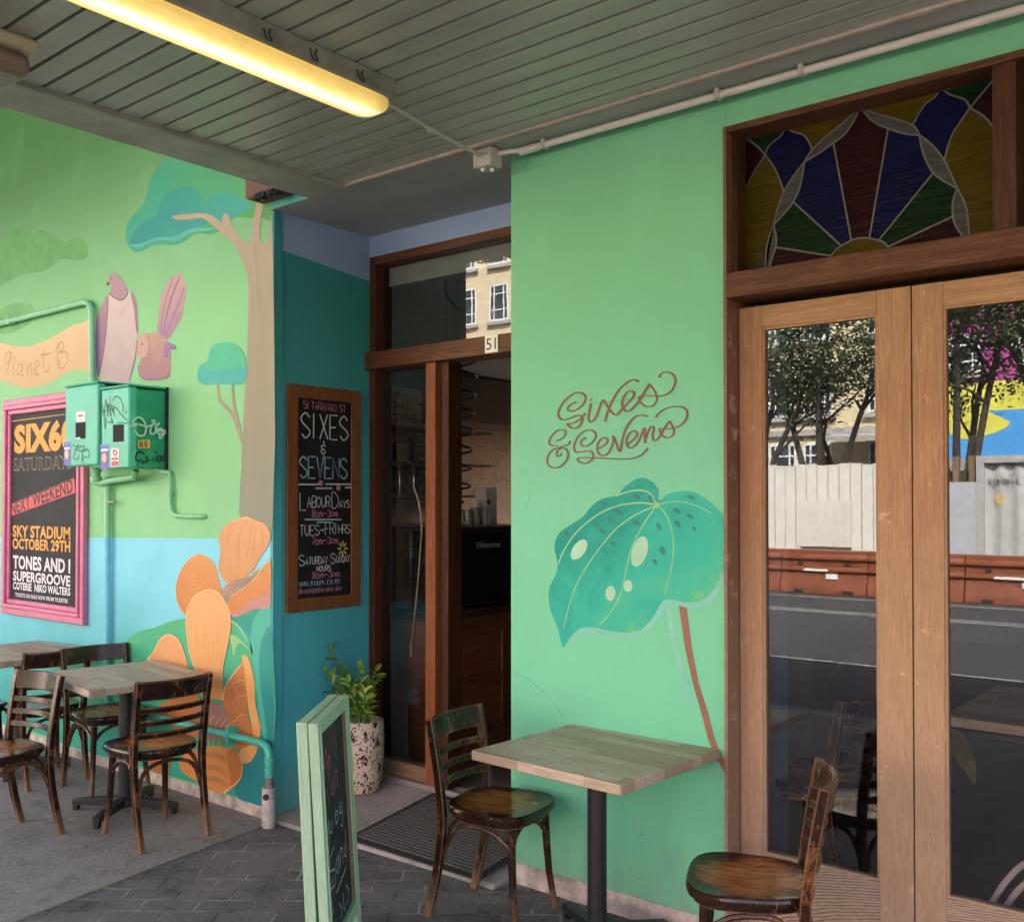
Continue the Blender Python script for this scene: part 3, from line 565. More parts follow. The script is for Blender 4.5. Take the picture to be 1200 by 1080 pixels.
mural('painted_tree', [
    ('P', '440,0 370,60 310,130 275,200 255,290 225,360 160,430 115,500 105,580 125,650 165,690 215,690 270,660 330,640 440,645 510,625 570,580 630,562 690,570 750,555 800,520 870,450 930,452 1000,455 1060,450 1139,432 1139,-60 1000,-120 700,-130', (130, 180, 6), .0012, 0),
    ('P', '130,640 160,560 200,510 260,470 320,440 350,350 420,270 500,240 580,240 630,300 650,370 720,300 800,270 900,300 960,340 1000,380 900,430 800,470 640,500 560,540 420,590 330,595 240,625 190,650', (130, 180, 6), .0018, 1),
    ('P', '130,640 200,660 330,610 460,615 560,560 640,545 740,530 640,525 560,530 440,585 330,590 200,635', (130, 180, 6), .0022, 2),
    ('P', '918,2620 920,2200 930,1940 955,1500 968,1080 966,900 943,800 900,700 860,630 780,560 700,490 640,455 540,465 460,465 435,442 520,428 640,420 720,440 782,488 792,430 828,430 850,510 900,570 958,630 985,600 1000,500 1012,420 1040,300 1082,300 1062,440 1048,540 1060,615 1085,635 1110,612 1139,560 1139,2620', (130, 180, 6), .0026, 3, 3),
    ('L', '1010,640 1040,900 1060,1400 1050,2100', (130, 180, 6), .003, 4, .03, .05), ('L', '980,760 1000,1100 985,1700 965,2400', (130, 180, 6), .003, 4, .015, .03)],
    [paint('crown_green_paint', (.03, .34, .22), (.07, .33, .10), 'X', .3, 3), paint('crown_teal_paint', (.015, .27, .235), (.04, .34, .24), 'X', .4, 4), plain('crown_light_paint', (.06, .40, .34), .6), paint('trunk_tan_paint', (.24, .27, .19), (.40, .33, .215), 'Z', .25, 4, stretch=(4, 1, .8)), paint('trunk_shade_paint', (.30, .27, .19), (.34, .29, .19), 'Z', .3, 4)])
mural('painted_sapling', [
    ('L', '765,265 775,330 820,380 850,470', (0, 360, 3), .0028, 2, .018, .028), ('L', '818,265 822,340 845,430', (0, 360, 3), .0028, 2, .02, .024),
    ('P', '695,235 705,205 730,190 745,140 790,122 830,130 860,170 868,240 850,270 780,270 720,272 700,260', (0, 360, 3), .0032, 0),
    ('P', '697,238 705,215 735,218 780,222 868,212 868,240 850,270 780,270 720,272 700,260', (0, 360, 3), .0036, 1)],
    [plain('sapling_green_paint', (.05, .47, .27), .6), plain('sapling_teal_paint', (.04, .40, .36), .6), plain('sapling_stem_paint', (.32, .27, .18), .6)])
mural('painted_banner', [('P', '-700,640 -300,600 0,555 100,580 230,595 350,580 480,530 600,470 720,400 800,360 880,345 962,350 962,850 880,840 800,835 700,870 600,930 480,990 380,1020 280,1030 180,1010 80,975 0,955 -300,960 -700,1000', (0, 340, 9), .0012, 0, 3)] +
    [('L', s_, (0, 340, 9), .0018, 1, .008) for s_ in ('75,885 92,800 112,665', '60,760 62,690 95,652 125,675 120,720 98,762 72,778', '162,690 140,860 158,890', '240,770 202,785 182,850 192,890 222,855 242,778 232,880 248,905', '288,790 297,910', '296,835 320,778 336,800 336,892', '370,840 412,790 405,745 380,765 370,840 385,892 418,880', '467,620 460,780 480,862 512,850 527,788', '430,688 545,660', '627,558 612,700 617,800', '590,662 600,598 642,548 672,562 665,622 632,658 692,650 718,700 702,780 652,826 615,798 642,738', '740,752 750,758')],
    [paint('banner_cream_paint', (.56, .40, .20), (.62, .47, .26), 'Z', .3, 4), plain('banner_lettering_paint', (.33, .24, .12), .7)])
BO = (100, 310, 7.2)
mural('painted_pigeon', [
    ('P', '135,940 118,985 140,990', BO, .0012, 3, 0), ('P', '192,140 175,180 207,166', BO, .0012, 4, 0),
    ('P', '195,258 240,275 300,298 345,280 375,220 400,280 425,380 440,520 440,640 420,800 375,990 300,1000 140,1000 130,930 160,700 185,500 195,350', BO, .0016, 0, 2),
    ('P', '195,258 150,320 110,420 90,540 88,700 95,850 115,945 150,780 180,560 195,380', BO, .0022, 1, 3), ('P', '385,220 425,290 440,400 447,575 435,560 420,400 395,290', BO, .0022, 1, 3),
    ('P', '235,63 205,95 192,140 215,170 225,200 205,245 240,275 290,300 330,290 358,245 350,190 310,130 270,85', BO, .0026, 2, 3), ('P', '215,118 230,112 235,122 220,128', BO, .003, 3), ('L', '205,245 240,275 290,300 330,290 358,245', BO, .0029, 3, .007), ('L', '195,262 190,400 178,580 150,790 122,930', BO, .0026, 3, .006), ('L', '385,225 415,360 435,560', BO, .0026, 3, .006), ('L', '440,640 420,800 372,980', BO, .0026, 1, .012)],
    [paint('pigeon_breast_paint', (.40, .33, .33), (.58, .52, .46), 'Z', .3, 6), paint('pigeon_wing_paint', (.22, .12, .26), (.37, .25, .27), 'Z', .3, 6), paint('pigeon_head_paint', (.28, .16, .25), (.36, .25, .28), 'Z', .3, 6), plain('bird_shade_paint', (.16, .10, .14), .7), plain('bird_beak_paint', (.03, .02, .02), .7), plain('breast_light_paint', (.58, .52, .49), .7)])
mural('painted_fantail', [
    ('P', '608,572 620,430 635,290 665,200 715,130 750,95 810,75 830,110 830,160 850,170 845,280 825,370 820,430 760,540 700,630 650,605', BO, .0014, 1, 3),
    ('L', '660,600 690,420 740,250 800,100', BO, .0018, 2, .016), ('L', '640,580 655,420 690,270 740,120', BO, .0018, 2, .010), ('L', '680,600 740,450 790,330 835,200', BO, .0018, 2, .010),
    ('P', '430,690 410,712 440,732', BO, .0014, 5, 0),
    ('P', '480,588 445,640 430,700 440,760 470,800 450,850 450,900 480,960 540,972 680,962 715,920 720,800 710,720 690,650 620,575 550,580', BO, .002, 0, 3),
    ('P', '480,592 445,640 430,700 440,760 475,798 515,780 540,720 545,640 520,598', BO, .0024, 3, 3), ('P', '685,655 665,720 670,785 700,780 710,720 760,715 770,695 730,665', BO, .0024, 4, 3), ('P', '478,660 486,658 488,680 480,684', BO, .0028, 5, 2), ('L', '475,800 515,782 540,720 545,640 520,598', BO, .0027, 2, .006), ('L', '450,850 455,910 485,955 540,970 640,966 690,950 715,915', BO, .0026, 2, .012), ('L', '500,930 560,915 640,930', BO, .0024, 2, .005), ('L', '720,800 716,740 700,690', BO, .0024, 2, .008)],
    [paint('fantail_body_paint', (.33, .18, .20), (.55, .42, .25), 'Z', .25, 6), paint('fantail_tail_paint', (.26, .14, .28), (.46, .31, .29), 'Z', .3, 6), plain('tail_shade_paint', (.25, .14, .26), .7), paint('fantail_face_paint', (.44, .27, .23), (.52, .40, .25), 'Z', .3, 7), plain('fantail_wing_paint', (.26, .15, .30), .7), plain('fantail_beak_paint', (.10, .06, .08), .7)])
F6, F7 = (170, 590, 6.353), (150, 720, 4.909)
OR1, OR2 = (.56, .22, .055), (.70, .36, .13)
mural('painted_foliage', [
    ('P', '-420,330 -200,260 0,135 60,95 150,75 240,40 340,20 600,10 822,-30 822,1100 600,1020 300,930 0,850 -420,720', F7, .001, 0, 2),
    ('P', '560,10 700,0 822,-30 822,1100 620,1030 640,800 700,600 760,300 700,120', F7, .0016, 1, 2),
    ('P', '640,60 700,140 720,230 690,180 640,110', F7, .002, 2), ('P', '705,180 715,60 740,0 790,-60 822,-90 822,60 775,130 757,250 762,400 785,560 800,700 780,720 755,560 735,380 718,250', F7, .002, 2, 3),
    ('P', '822,75 780,140 765,250 775,400 800,560 822,600', F7, .0024, 1, 2),
    ('P', '588,122 600,180 612,236 622,185 650,162 700,205 660,150 620,122', F7, .0026, 3), ('L', '590,30 640,70 690,150', F7, .0026, 3, .012)],
    [paint('foliage_green_paint', (.03, .36, .26), (.08, .44, .18), 'Z', .25, 3), paint('foliage_teal_paint', (.012, .22, .23), (.03, .33, .25), 'Z', .25, 3), paint('blade_paint', (.04, .40, .26), (.08, .46, .34), 'Z', .3, 3), plain('blade_light_paint', (.30, .58, .24), .6)])
mural('painted_flower', [
    ('P', '640,825 615,760 640,690 720,640 800,580 860,500 900,450 938,420 938,740 880,778 800,788 720,830 680,842', F6, .003, 3, 3),
    ('P', '765,100 700,115 620,150 570,210 555,270 570,340 560,420 555,500 590,570 640,605 760,540 840,440 880,370 920,300 938,240 900,160 830,130', F6, .0034, 0, 3),
    ('P', '400,375 340,410 280,480 245,570 235,650 250,740 290,810 325,835 400,770 480,700 560,680 572,640 545,540 520,450 470,400', F6, .0034, 1, 3),
    ('P', '560,690 600,615 680,565 780,545 850,490 800,580 700,640 620,720', F6, .0038, 4, 3),
    ('P', '640,815 615,760 640,690 720,640 800,580 860,500 900,450 938,420 938,625 860,685 760,735 700,790', F6, .0042, 1, 3)] +
    [('L', s_, F6, .0048, 5, .006, .003) for s_ in ('655,620 640,570 622,520', '665,570 655,490', '705,565 690,470', '742,550 745,460', '772,550 785,440', '802,540 830,460', '825,525 855,465', '618,640 590,598', '595,680 560,652', '730,550 722,470', '640,600 610,560')] +
    [('L', s_, F6, .0050, 2, .009, .005) for s_ in ('765,100 700,115 620,150 570,210 555,270 570,340 560,420 555,500 575,545', '400,375 340,410 280,480 245,570 235,650 250,740 290,810 325,835', '938,420 900,450 860,500 800,580 720,640 640,690', '765,100 830,130 900,160 938,240 920,300 880,370')] + [('L', s_, F6, .0046, 6, .006, .003) for s_ in ('400,640 460,560 480,470', '340,560 400,480 410,430', '650,560 640,400 620,250', '760,400 790,250 800,170', '860,330 880,250 870,190', '700,720 800,650 890,560', '280,640 340,600 420,600', '290,740 350,680 430,655 510,660', '300,560 360,540 420,545', '600,430 600,300 640,200', '700,430 700,260 730,160', '800,400 820,280 830,190')],
    [paint('petal_peach_paint', (.57, .27, .10), (.66, .36, .17), 'Z', .3, 5), paint('petal_orange_paint', OR1, OR2, 'Z', .3, 5), plain('petal_light_paint', (.75, .42, .16), .6), paint('petal_mauve_paint', (.44, .20, .20), (.52, .27, .22), 'X', .3, 5), plain('stamen_base_paint', (.34, .23, .17), .7), plain('stamen_yellow_paint', (.68, .36, .06), .6), plain('petal_line_paint', (.63, .28, .10), .7)])
mural('painted_bloom', [
    ('P', '100,320 115,258 160,200 190,140 240,115 290,140 320,200 345,290 360,420 180,420', F7, .003, 0, 3),
    ('P', '180,590 185,520 260,485 390,450 420,560 410,700 250,640', F7, .003, 1, 3), ('P', '295,850 340,790 410,780 430,900 440,975 380,945 320,905', F7, .003, 0, 3), ('P', '125,830 180,800 240,790 240,900 190,915 140,890', F7, .003, 1, 3),
    ('P', '545,470 570,400 620,330 662,275 690,380 690,560 722,680 722,735 640,780 590,700', F7, .0032, 1, 3),
    ('P', '660,235 690,240 710,300 730,380 735,500 755,600 765,660 750,760 720,830 680,855 645,830 655,770 700,750 722,690 700,560 685,440 668,300', F7, .0036, 2, 3),
    ('P', '405,560 440,505 490,495 550,530 590,590 612,690 560,720 410,700', F7, .0036, 3, 3),
    ('P', '345,-40 338,60 355,200 380,290 410,420 440,490 500,480 552,490 548,420 550,300 570,200 592,80 590,-10 570,-60 540,-110 495,-140 450,-140 400,-115 365,-80', F7, .004, 4, 3),
    ('P', '430,760 560,755 640,790 662,860 650,940 600,990 555,1022 440,992 400,900 410,820', F7, .004, 0, 3),
    ('P', '575,790 625,775 662,860 650,940 600,985 585,900', F7, .0044, 1, 3)] +
    [('L', s_, F7, .0046, 5, .03) for s_ in ('442,800 510,808 572,838', '442,872 510,880 575,912', '442,942 510,945 578,980')] +
    [('L', s_, F7, .005, 6, .009, .006) for s_ in ('458,665 455,620 425,575', '478,670 478,610 503,572', '508,675 510,630 535,592', '535,685 540,640 580,590', '560,690 575,640 628,602', '600,700 610,665 635,655', '440,760 440,715', '470,765 468,720', '500,760 498,720', '530,765 528,720')] +
    [('L', s_, F7, .0052, 8, .010, .006) for s_ in ('115,258 160,200 190,140 240,115 290,140 320,200 345,290', '345,-40 338,60 355,200 380,290', '365,-80 400,-115 450,-140 495,-140 540,-110 570,-60 590,-10 592,80 570,200 550,300 545,380', '550,490 565,410 615,335 660,282', '555,1022 600,990 650,940 662,860 640,790')] + [('L', s_, F7, .005, 7, .004, .003) for s_ in ('440,380 430,200 420,20', '480,420 480,200 470,0', '520,400 530,200 540,20', '500,440 505,250 505,60', '200,300 230,220 240,150', '270,300 270,220 260,160', '570,430 610,410 640,450', '600,400 650,375 685,385', '600,520 640,470 685,460', '630,590 660,572 690,575', '620,420 640,480 620,560')],
    [paint('bloom_peach_paint', (.62, .25, .06), (.70, .38, .16), 'Z', .25, 5), paint('bloom_rust_paint', (.48, .15, .04), (.60, .25, .075), 'Z', .3, 5), plain('bloom_rim_paint', (.72, .36, .10), .6), paint('bloom_mauve_paint', (.30, .16, .13), (.36, .22, .22), 'Z', .3, 5), paint('bloom_center_petal_paint', (.60, .26, .05), (.72, .40, .16), 'Z', .3, 5, stretch=(5, 1, 1)), plain('bloom_stripe_paint', (.48, .20, .06), .7), plain('bloom_stamen_paint', (.70, .40, .07), .6), plain('bloom_vein_paint', (.75, .42, .20), .6), plain('bloom_edge_paint', (.80, .50, .22), .6)])
b = MB(); b.box(-4.3345, -4.3335, 3.303, 3.359, .08, 3.26)

# ================================================================== CANOPY
CN = thing('street_canopy', 'street canopy lined with grey green tongue and groove boards', 'canopy', (-1, 1.4, 3.26))
b = MB(); y = 3.262; i = 0
while y > -.62:
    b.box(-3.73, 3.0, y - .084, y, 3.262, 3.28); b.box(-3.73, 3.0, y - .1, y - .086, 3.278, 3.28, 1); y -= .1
b.build('ceiling_board', [M['boards'], plain('groove_shade_grime', (.045, .042, .036), .8)], CN)  # dark groove strips: shade of the board gaps put into the colour, plus grime
b = MB(); b.box(-3.73, 3.0, 3.262, 3.272, 3.274, 3.2795); b.box(-4.05, 3.0, -.6, 3.29, 3.285, 3.42); b.build('canopy_deck', M['soffit'], CN)
b = MB(); b.box(-4.0, -3.76, -.6, 3.288, 3.248, 3.27); b.box(-4.0, -3.985, -.6, 3.288, 3.2705, 3.45); b.build('fascia', plain('weathered_fascia_paint', (.34, .34, .285), .55, 0, .25, 7, bmp=.2), CN)
b = MB(); b.box(-3.7595, -3.735, -.6, 3.265, 3.244, 3.268); b.build('fascia_bead', plain('fascia_bead_paint', (.30, .30, .25), .5, 0, .2, 7), CN)
b = MB()
b.tube([(-4.0, 3.281, 3.262), (2.3, 3.281, 3.262)], .008, 8); b.tube([(-3.72, 3.252, 3.258), (2.3, 3.252, 3.258)], .011, 8); b.build('edge_trim', plain('pinkish_trim_paint', (.36, .30, .25), .5, 0, .2, 12), CN)
b = MB(); b.box(-4.0, 3.0, -.62, -.605, 3.18, 3.48); b.build('front_fascia', M['boards'], CN)
NC = MB(); NC.box(-14, -4.06, -.6, 3.301, 4.62, 4.72); tag(NC.build('neighbour_canopy', M['soffit']), 'dark higher canopy over the mural wall at far left', 'canopy')

# ---- fluorescent light, conduit, boxes
SL = thing('strip_light', 'long yellow glowing fluorescent strip light under the canopy boards', 'light', (-2.73, 2.0, 3.26))
b = MB(); b.box(-2.80, -2.645, 1.33, 2.565, 3.19, 3.2615); b.build('housing', plain('grey_light_housing', (.22, .21, .18), .5, 0, .3, 12), SL, bevel=.006)
def m_lens():
    m, t, b_ = _mat('glowing_ribbed_lens'); tc = N(t, 'ShaderNodeTexCoord'); sp = N(t, 'ShaderNodeSeparateXYZ'); t.links.new(tc.outputs['Generated'], sp.inputs[0])
    d = noise(t, coords(t, 'Object', (3, .8, 3)), 14, 6, .7)
    x = math_(t, 'ABSOLUTE', math_(t, 'SUBTRACT', sp.outputs[0], .55))
    e = math_(t, 'MINIMUM', math_(t, 'MULTIPLY', sp.outputs[1], 14.0), math_(t, 'MULTIPLY', math_(t, 'SUBTRACT', 1.0, sp.outputs[1]), 14.0)); e = math_(t, 'MINIMUM', e, 1.0)
    k = math_(t, 'SUBTRACT', 1.0, math_(t, 'MULTIPLY', x, 1.5)); k = math_(t, 'MULTIPLY', k, math_(t, 'ADD', math_(t, 'MULTIPLY', d, .5), .7))
    c = ramp(t, k, [(.25, (.48, .30, .075)), (.55, (.95, .66, .20)), (.80, (1.5, 1.28, .70))])
    t.links.new(c, b_.inputs['Emission Color']); t.links.new(c, b_.inputs['Base Color'])
    t.links.new(math_(t, 'MULTIPLY', math_(t, 'ADD', math_(t, 'MULTIPLY', e, .75), .25), .128), b_.inputs['Emission Strength'])
    b_.inputs['Roughness'].default_value = .25; return m
def lensring(y, s): return [(-2.738 + s * x, y, 3.19 - s * z) for x, z in ((-.080, 0), (-.083, .014), (-.076, .034), (-.056, .046), (-.026, .050), (.026, .050), (.056, .046), (.076, .034), (.083, .014), (.080, 0))]
b = MB(); rs = [b.addv(lensring(y, s)) for y, s in ((1.335, .72), (1.35, .9), (1.38, 1), (2.51, 1), (2.545, .9), (2.56, .72))]
for a_, c_ in zip(rs, rs[1:]):
    for j in range(9): b.face([a_ + j, c_ + j, c_ + j + 1, a_ + j + 1], 0, True)
b.face([rs[0] + j for j in range(10)]); b.face([rs[-1] + j for j in range(10)][::-1]); b.build('lens', m_lens(), SL)
for y in (1.98, 2.17, 2.38):
    b = MB(); b.tube(crom([(-2.640, y - .012, 3.232), (-2.628, y - .014, 3.20), (-2.618, y - .004, 3.186), (-2.624, y + .008, 3.196), (-2.634, y + .004, 3.215), (-2.640, y + .016, 3.238)], 3), .0025, 6); b.build('wire_clip', M['dark'], SL)
CP = thing('ceiling_conduit', 'thin grey conduit running from the strip light to the junction box', 'conduit', (-2.83, 2.9, 3.25))
b = MB(); b.tube([(-2.765, 2.566, 3.235), (-2.80, 2.75, 3.235), (-2.85, 3.05, 3.232), (-2.862, 3.292, 3.225)], .0095, 10); b.build('pipe', M['pvc'], CP)
b = MB(); b.tube([(-2.836, 2.94, 3.233), (-2.840, 2.965, 3.233)], .0135, 10); b.build('saddle', M['pvc'], CP)
JB = thing('junction_box', 'small pale square junction box under the canopy edge above the entrance', 'box', (-2.86, 3.33, 3.2))
b = MB(); b.box(-2.91, -2.805, 3.29, 3.375, 3.175, 3.2595); b.build('body', M['pvc'], JB, bevel=.008)
b = MB()
for x, y in ((-2.87, 3.315), (-2.842, 3.345)): b.lathe([(.008, -.012), (.009, 0)], (x, y, 3.175), 8)
b.build('screw', M['white'], JB)
WC = thing('wall_conduit', 'white conduit running along the top of the green wall', 'conduit', (-1.5, 3.4, 3.24))
b = MB(); b.tube([(-2.805, 3.345, 3.235), (-2.74, 3.36, 3.236), (-2.70, 3.39, 3.237)], .011, 10); b.tube([(-2.72, 3.39, 3.237), (2.2, 3.40, 3.237)], .0145, 12); b.tube([(-2.72, 3.39, 3.237), (-2.62, 3.39, 3.237)], .018, 12); b.build('pipe', plain('white_conduit', (.60, .55, .49), .45, 0, .1, 10), WC)
for x in (-2.585, -1.76, -1.43, -.5):
    b = MB(); b.box(x - .009, x + .009, 3.372, 3.413, 3.221, 3.2615); b.build('saddle', M['pvc'], WC, bevel=.003)
# end fitting at far left under the canopy
HB = thing('end_light', 'brown rounded light fitting with a cream rim at the canopy corner', 'light', (-3.55, 1.3, 3.2))
b = MB(); b.box(-3.72, -3.345, .85, 1.585, 3.212, 3.2615); b.build('rim', plain('cream_rim', (.50, .43, .30), .5), HB, bevel=.02)
b = MB(); b.box(-3.70, -3.365, .87, 1.565, 3.13, 3.2115); b.build('cover', plain('brown_smoked_cover', (.22, .16, .13), .35), HB, bevel=.03)
BR = thing('cable_bracket', 'small rusty brown bracket box with black cables under the fascia', 'bracket', (-4.25, 3.2, 3.35))
b = MB(); b.box(-4.42, -4.14, 3.17, 3.298, 3.30, 3.44); b.build('box', plain('rusty_steel', (.10, .04, .026), .6, 0, .4, 20), BR, bevel=.02)
b = MB()
for k in range(9):
    x = -4.30 + .02 * k; b.tube([(x, 3.165, 3.31), (x + random.uniform(-.02, .02), 3.16, 3.29 + random.uniform(-.01, .01)), (x + random.uniform(-.03, .03), 3.2, 3.285)], .006, 6)
b.build('cable', M['dark'], BR)
BR.location.y += 0

# ================================================================== RECESSED ENTRANCE
ED = thing('entrance_door', 'dark stained entrance door frame with sidelight and open doorway', 'door', (-3.7, 4.05, .12))
b = MB(); b.box(-4.345, -4.295, 4.0, 4.13, .12, 3.139); b.build('jamb', M['frame_dark'], ED)
b = MB(); b.box(-4.2945, -2.84, 4.0, 4.13, 3.09, 3.139); b.build('head', M['frame_dark_x'], ED)
b = MB(); b.box(-4.36, -2.84, 3.965, 4.132, 2.475, 2.575); b.build('transom_bar', M['frame_dark_x'], ED, bevel=.004)
b = MB(); b.box(-3.872, -3.797, 3.985, 4.13, .12, 2.474); b.build('mullion', M['mull'], ED, bevel=.003)
b = MB(); b.box(-3.7965, -3.73, 4.02, 4.13, .12, 2.474); b.build('door_stop', M['frame_dark'], ED)
b = MB(); b.box(-4.2945, -3.8725, 4.03, 4.10, .12, .21); b.build('sidelight_rail', wood('scuffed_rail', (.22, .13, .07), (.36, .24, .14), 0, .6), ED)
b = MB(); b.box(-4.345, -2.84, 3.975, 4.0, .10, .135); b.build('threshold', plain('worn_metal_threshold', (.42, .40, .37), .4, .6), ED)
f = Flat((0, 4.06, 0), (1, 0, 0), (0, 0, 1), (0, -1, 0)); f.rect(-4.2945, -3.8725, .2105, 2.474, 0); f.build('sidelight_pane', M['pane'], ED)
f = Flat((0, 4.07, 0), (1, 0, 0), (0, 0, 1), (0, -1, 0)); f.rect(-4.2945, -2.84, 2.5755, 3.0895, 0); f.build('transom_pane', M['pane_old'], ED)
HC = thing('hanging_cable', 'dark loose cable hanging behind the transom glass', 'cable', (-3.7, 4.2, 2.9)); b = MB(); b.tube(crom([on(1, 4.2, *p) for p in ((527, 285), (526, 310), (522, 332), (523, 345), (532, 358), (545, 366))], 4), .007, 6); b.build('wire', M['dark'], HC)
# open leaf swung inward behind the pilaster
b = MB(); b.box(-2.86, -2.815, 4.14, 4.95, .13, 2.46); b.build('open_leaf', M['frame_dark'], ED)
HN = thing('house_number', 'white number plate reading 51 on the transom bar', 'sign', (-3.34, 3.96, 2.53))
b = MB(); b.box(-3.412, -3.325, 3.958, 3.9645, 2.482, 2.573); b.build('plate', M['white'], HN)
f = Flat((0, 3.958, 0), (1, 0, 0), (0, 0, 1), (0, -1, 0)); f.text('51', -3.402, -3.336, 2.497, 2.557, .001); f.build('lettering', M['dark'], HN)

# ---- chalkboard on the reveal
CBD = thing('chalkboard_sign', 'tall timber framed chalkboard with opening hours on the teal wall', 'sign', (-4.34, 3.66, 1.72))
x0 = -4.349; Y0, Y1, Z0, Z1 = 3.392, 3.921, 1.10, 2.342; w = .072
b = MB()
for pr in (((Y0, Z0), (Y1, Z0), (Y1 - w, Z0 + w), (Y0 + w, Z0 + w)), ((Y0, Z1), (Y0 + w, Z1 - w), (Y1 - w, Z1 - w), (Y1, Z1)), ((Y0, Z0), (Y0 + w, Z0 + w), (Y0 + w, Z1 - w), (Y0, Z1)), ((Y1, Z0), (Y1, Z1), (Y1 - w, Z1 - w), (Y1 - w, Z0 + w))):
    b.hexa([(x0, y, z) for y, z in pr] + [(x0 + .021, y, z) for y, z in pr])
b.build('frame', M['sign_frame'], CBD, bevel=.003)
b = MB(); b.box(x0, x0 + .012, Y0 + w - .004, Y1 - w + .004, Z0 + w - .004, Z1 - w + .004); b.build('slate', plain('chalkboard_black', (.012, .012, .013), .6, 0, .5, 5, spec=.2), CBD)
f = Flat((x0 + .012, 0, 0), (0, 1, 0), (0, 0, 1), (1, 0, 0)); U0 = Y0 + w + .006
f.chalk('51 TARANAKI ST', U0 + .035, 2.213, .042, .0045, .001, 1, .0185, .33, .02)
f.chalk('SIXES', U0 + .02, 2.052, .138, .0085, .001, 0, .056, .32, .01)
f.chalk('&', U0 + .16, 1.970, .048, .007, .001, 0, .032); f.rib([(U0 + .178, 2.042), (U0 + .178, 2.026)], .008, .001, 0, 0); f.rib([(U0 + .178, 1.962), (U0 + .178, 1.948)], .008, .001, 0, 0)
f.chalk('SEVENS', U0 + .012, 1.832, .118, .008, .001, 2, .046, .26, .01)
for a_, b_, v_ in ((.0, .16, 1.796), (.19, .385, 1.800), (.12, .24, 1.776), (.335, .385, 1.782)): f.rib([(U0 + a_, v_), (U0 + b_, v_ + .002)], .008, .001, 0, 0)
for a_, v_ in ((.155, 1.806), (.285, 1.780)): f.ell(U0 + a_, v_, .016, .016, 0, .0014, 1)
f.chalk('L', U0 + .012, 1.655, .095, .005, .001, 0, .04); f.chalk('ABOUR', U0 + .062, 1.67, .06, .0048, .001, 0, .027, .25, .02); f.chalk('D', U0 + .238, 1.665, .085, .005, .001, 0, .046); f.chalk('AYS', U0 + .292, 1.667, .042, .0045, .001, 0, .022, .25, .02)
f.chalk('8am-3pm', U0 + .095, 1.617, .038, .0045, .001, 1, .022, .25, .02)
f.rib([(U0 + .045, 1.604), (U0 + .31, 1.600)], .009, .001, 2, 0); f.rib([(U0 + .13, 1.588), (U0 + .225, 1.586)], .009, .001, 2, 0)
f.chalk('TUES>', U0 + .012, 1.515, .058, .005, .001, 0, .028, .25, .02); f.chalk('FRI', U0 + .19, 1.517, .066, .005, .001, 0, .028, .25, .02); f.chalk('HRS', U0 + .288, 1.520, .05, .0045, .001, 0, .024, .25, .02)
f.chalk('7am-3pm', U0 + .095, 1.465, .038, .0045, .001, 1, .022, .25, .02)
for k in range(8):
    a = k * math.pi / 4; f.ell(U0 + .318 + .024 * math.cos(a), 1.435 + .03 * math.sin(a), .016, .006, math.degrees(a), .001, 3, 10)
f.chalk('S', U0 + .008, 1.35, .06, .005, .001, 0, .034); f.chalk('ATURDAY+', U0 + .052, 1.355, .040, .0045, .001, 0, .018, .28, .02); f.chalk('S', U0 + .232, 1.352, .058, .005, .001, 0, .03); f.chalk('UNDAY', U0 + .272, 1.357, .040, .0045, .001, 0, .0165, .25, .02)
f.chalk('HOURS', U0 + .13, 1.314, .030, .0045, .001, 0, .016, .3, .02)
f.chalk('8am-3pm', U0 + .10, 1.278, .032, .0045, .001, 1, .023, .25, .02)
f.chalk('www.sixes.co.nz', U0 + .008, 1.238, .036, .004, .001, 2, .0165, .3, .02)
f.chalk('@sixesandsevens.des', U0 + .006, 1.198, .030, .0036, .001, 1, .0135, .25, .02)
fr_ = f
f2 = f
o_ = f.build('chalk_lettering', [plain('white_chalk', (.52, .54, .52), .9), plain('pink_chalk', (.50, .17, .24), .9), plain('blue_chalk', (.28, .44, .54), .9), plain('yellow_chalk', (.50, .40, .10), .9)], CBD)

# ================================================================== FRENCH DOORS AND STAINED GLASS
WF = thing('shopfront_frame', 'dark brown timber frame around the double doors and stained glass', 'door frame', (-1, 3.55, .06))
b = MB(); b.box(-1.772, -1.758, 3.452, 3.64, .06, 3.136); b.build('jamb', wood('worn_jamb', (.12, .05, .024), (.24, .12, .06), 2, .5, 9, (.36, .24, .15), .58, bleach=(.38, .25, .16)), WF)
b = MB(); b.box(-1.7575, -1.73, 3.602, 3.655, .06, 2.474); b.build('stop', M['frame_dark'], WF)
b = MB(); b.box(-1.7575, .92, 3.455, 3.64, 3.112, 3.137); b.build('head', M['frame_dark_x'], WF)
b = MB(); b.box(-1.7575, .92, 3.445, 3.64, 2.476, 2.572); b.build('transom_bar', M['frame_dark_x'], WF, bevel=.004)
for x in (-.82, .05):
    b = MB(); b.box(x, x + .07, 3.47, 3.62, 2.5725, 3.1115); b.build('transom_post', M['frame_dark'], WF)
b = MB(); b.box(-1.7575, -1.737, 3.50, 3.6, 2.5725, 3.1115); b.build('transom_stile', M['frame_dark'], WF)
b = MB(); b.box(-1.80, .95, 3.46, 3.66, .0, .058); b.build('sill', plain('pale_sill', (.42, .36, .30), .7, 0, .2, 12), WF, bevel=.005)

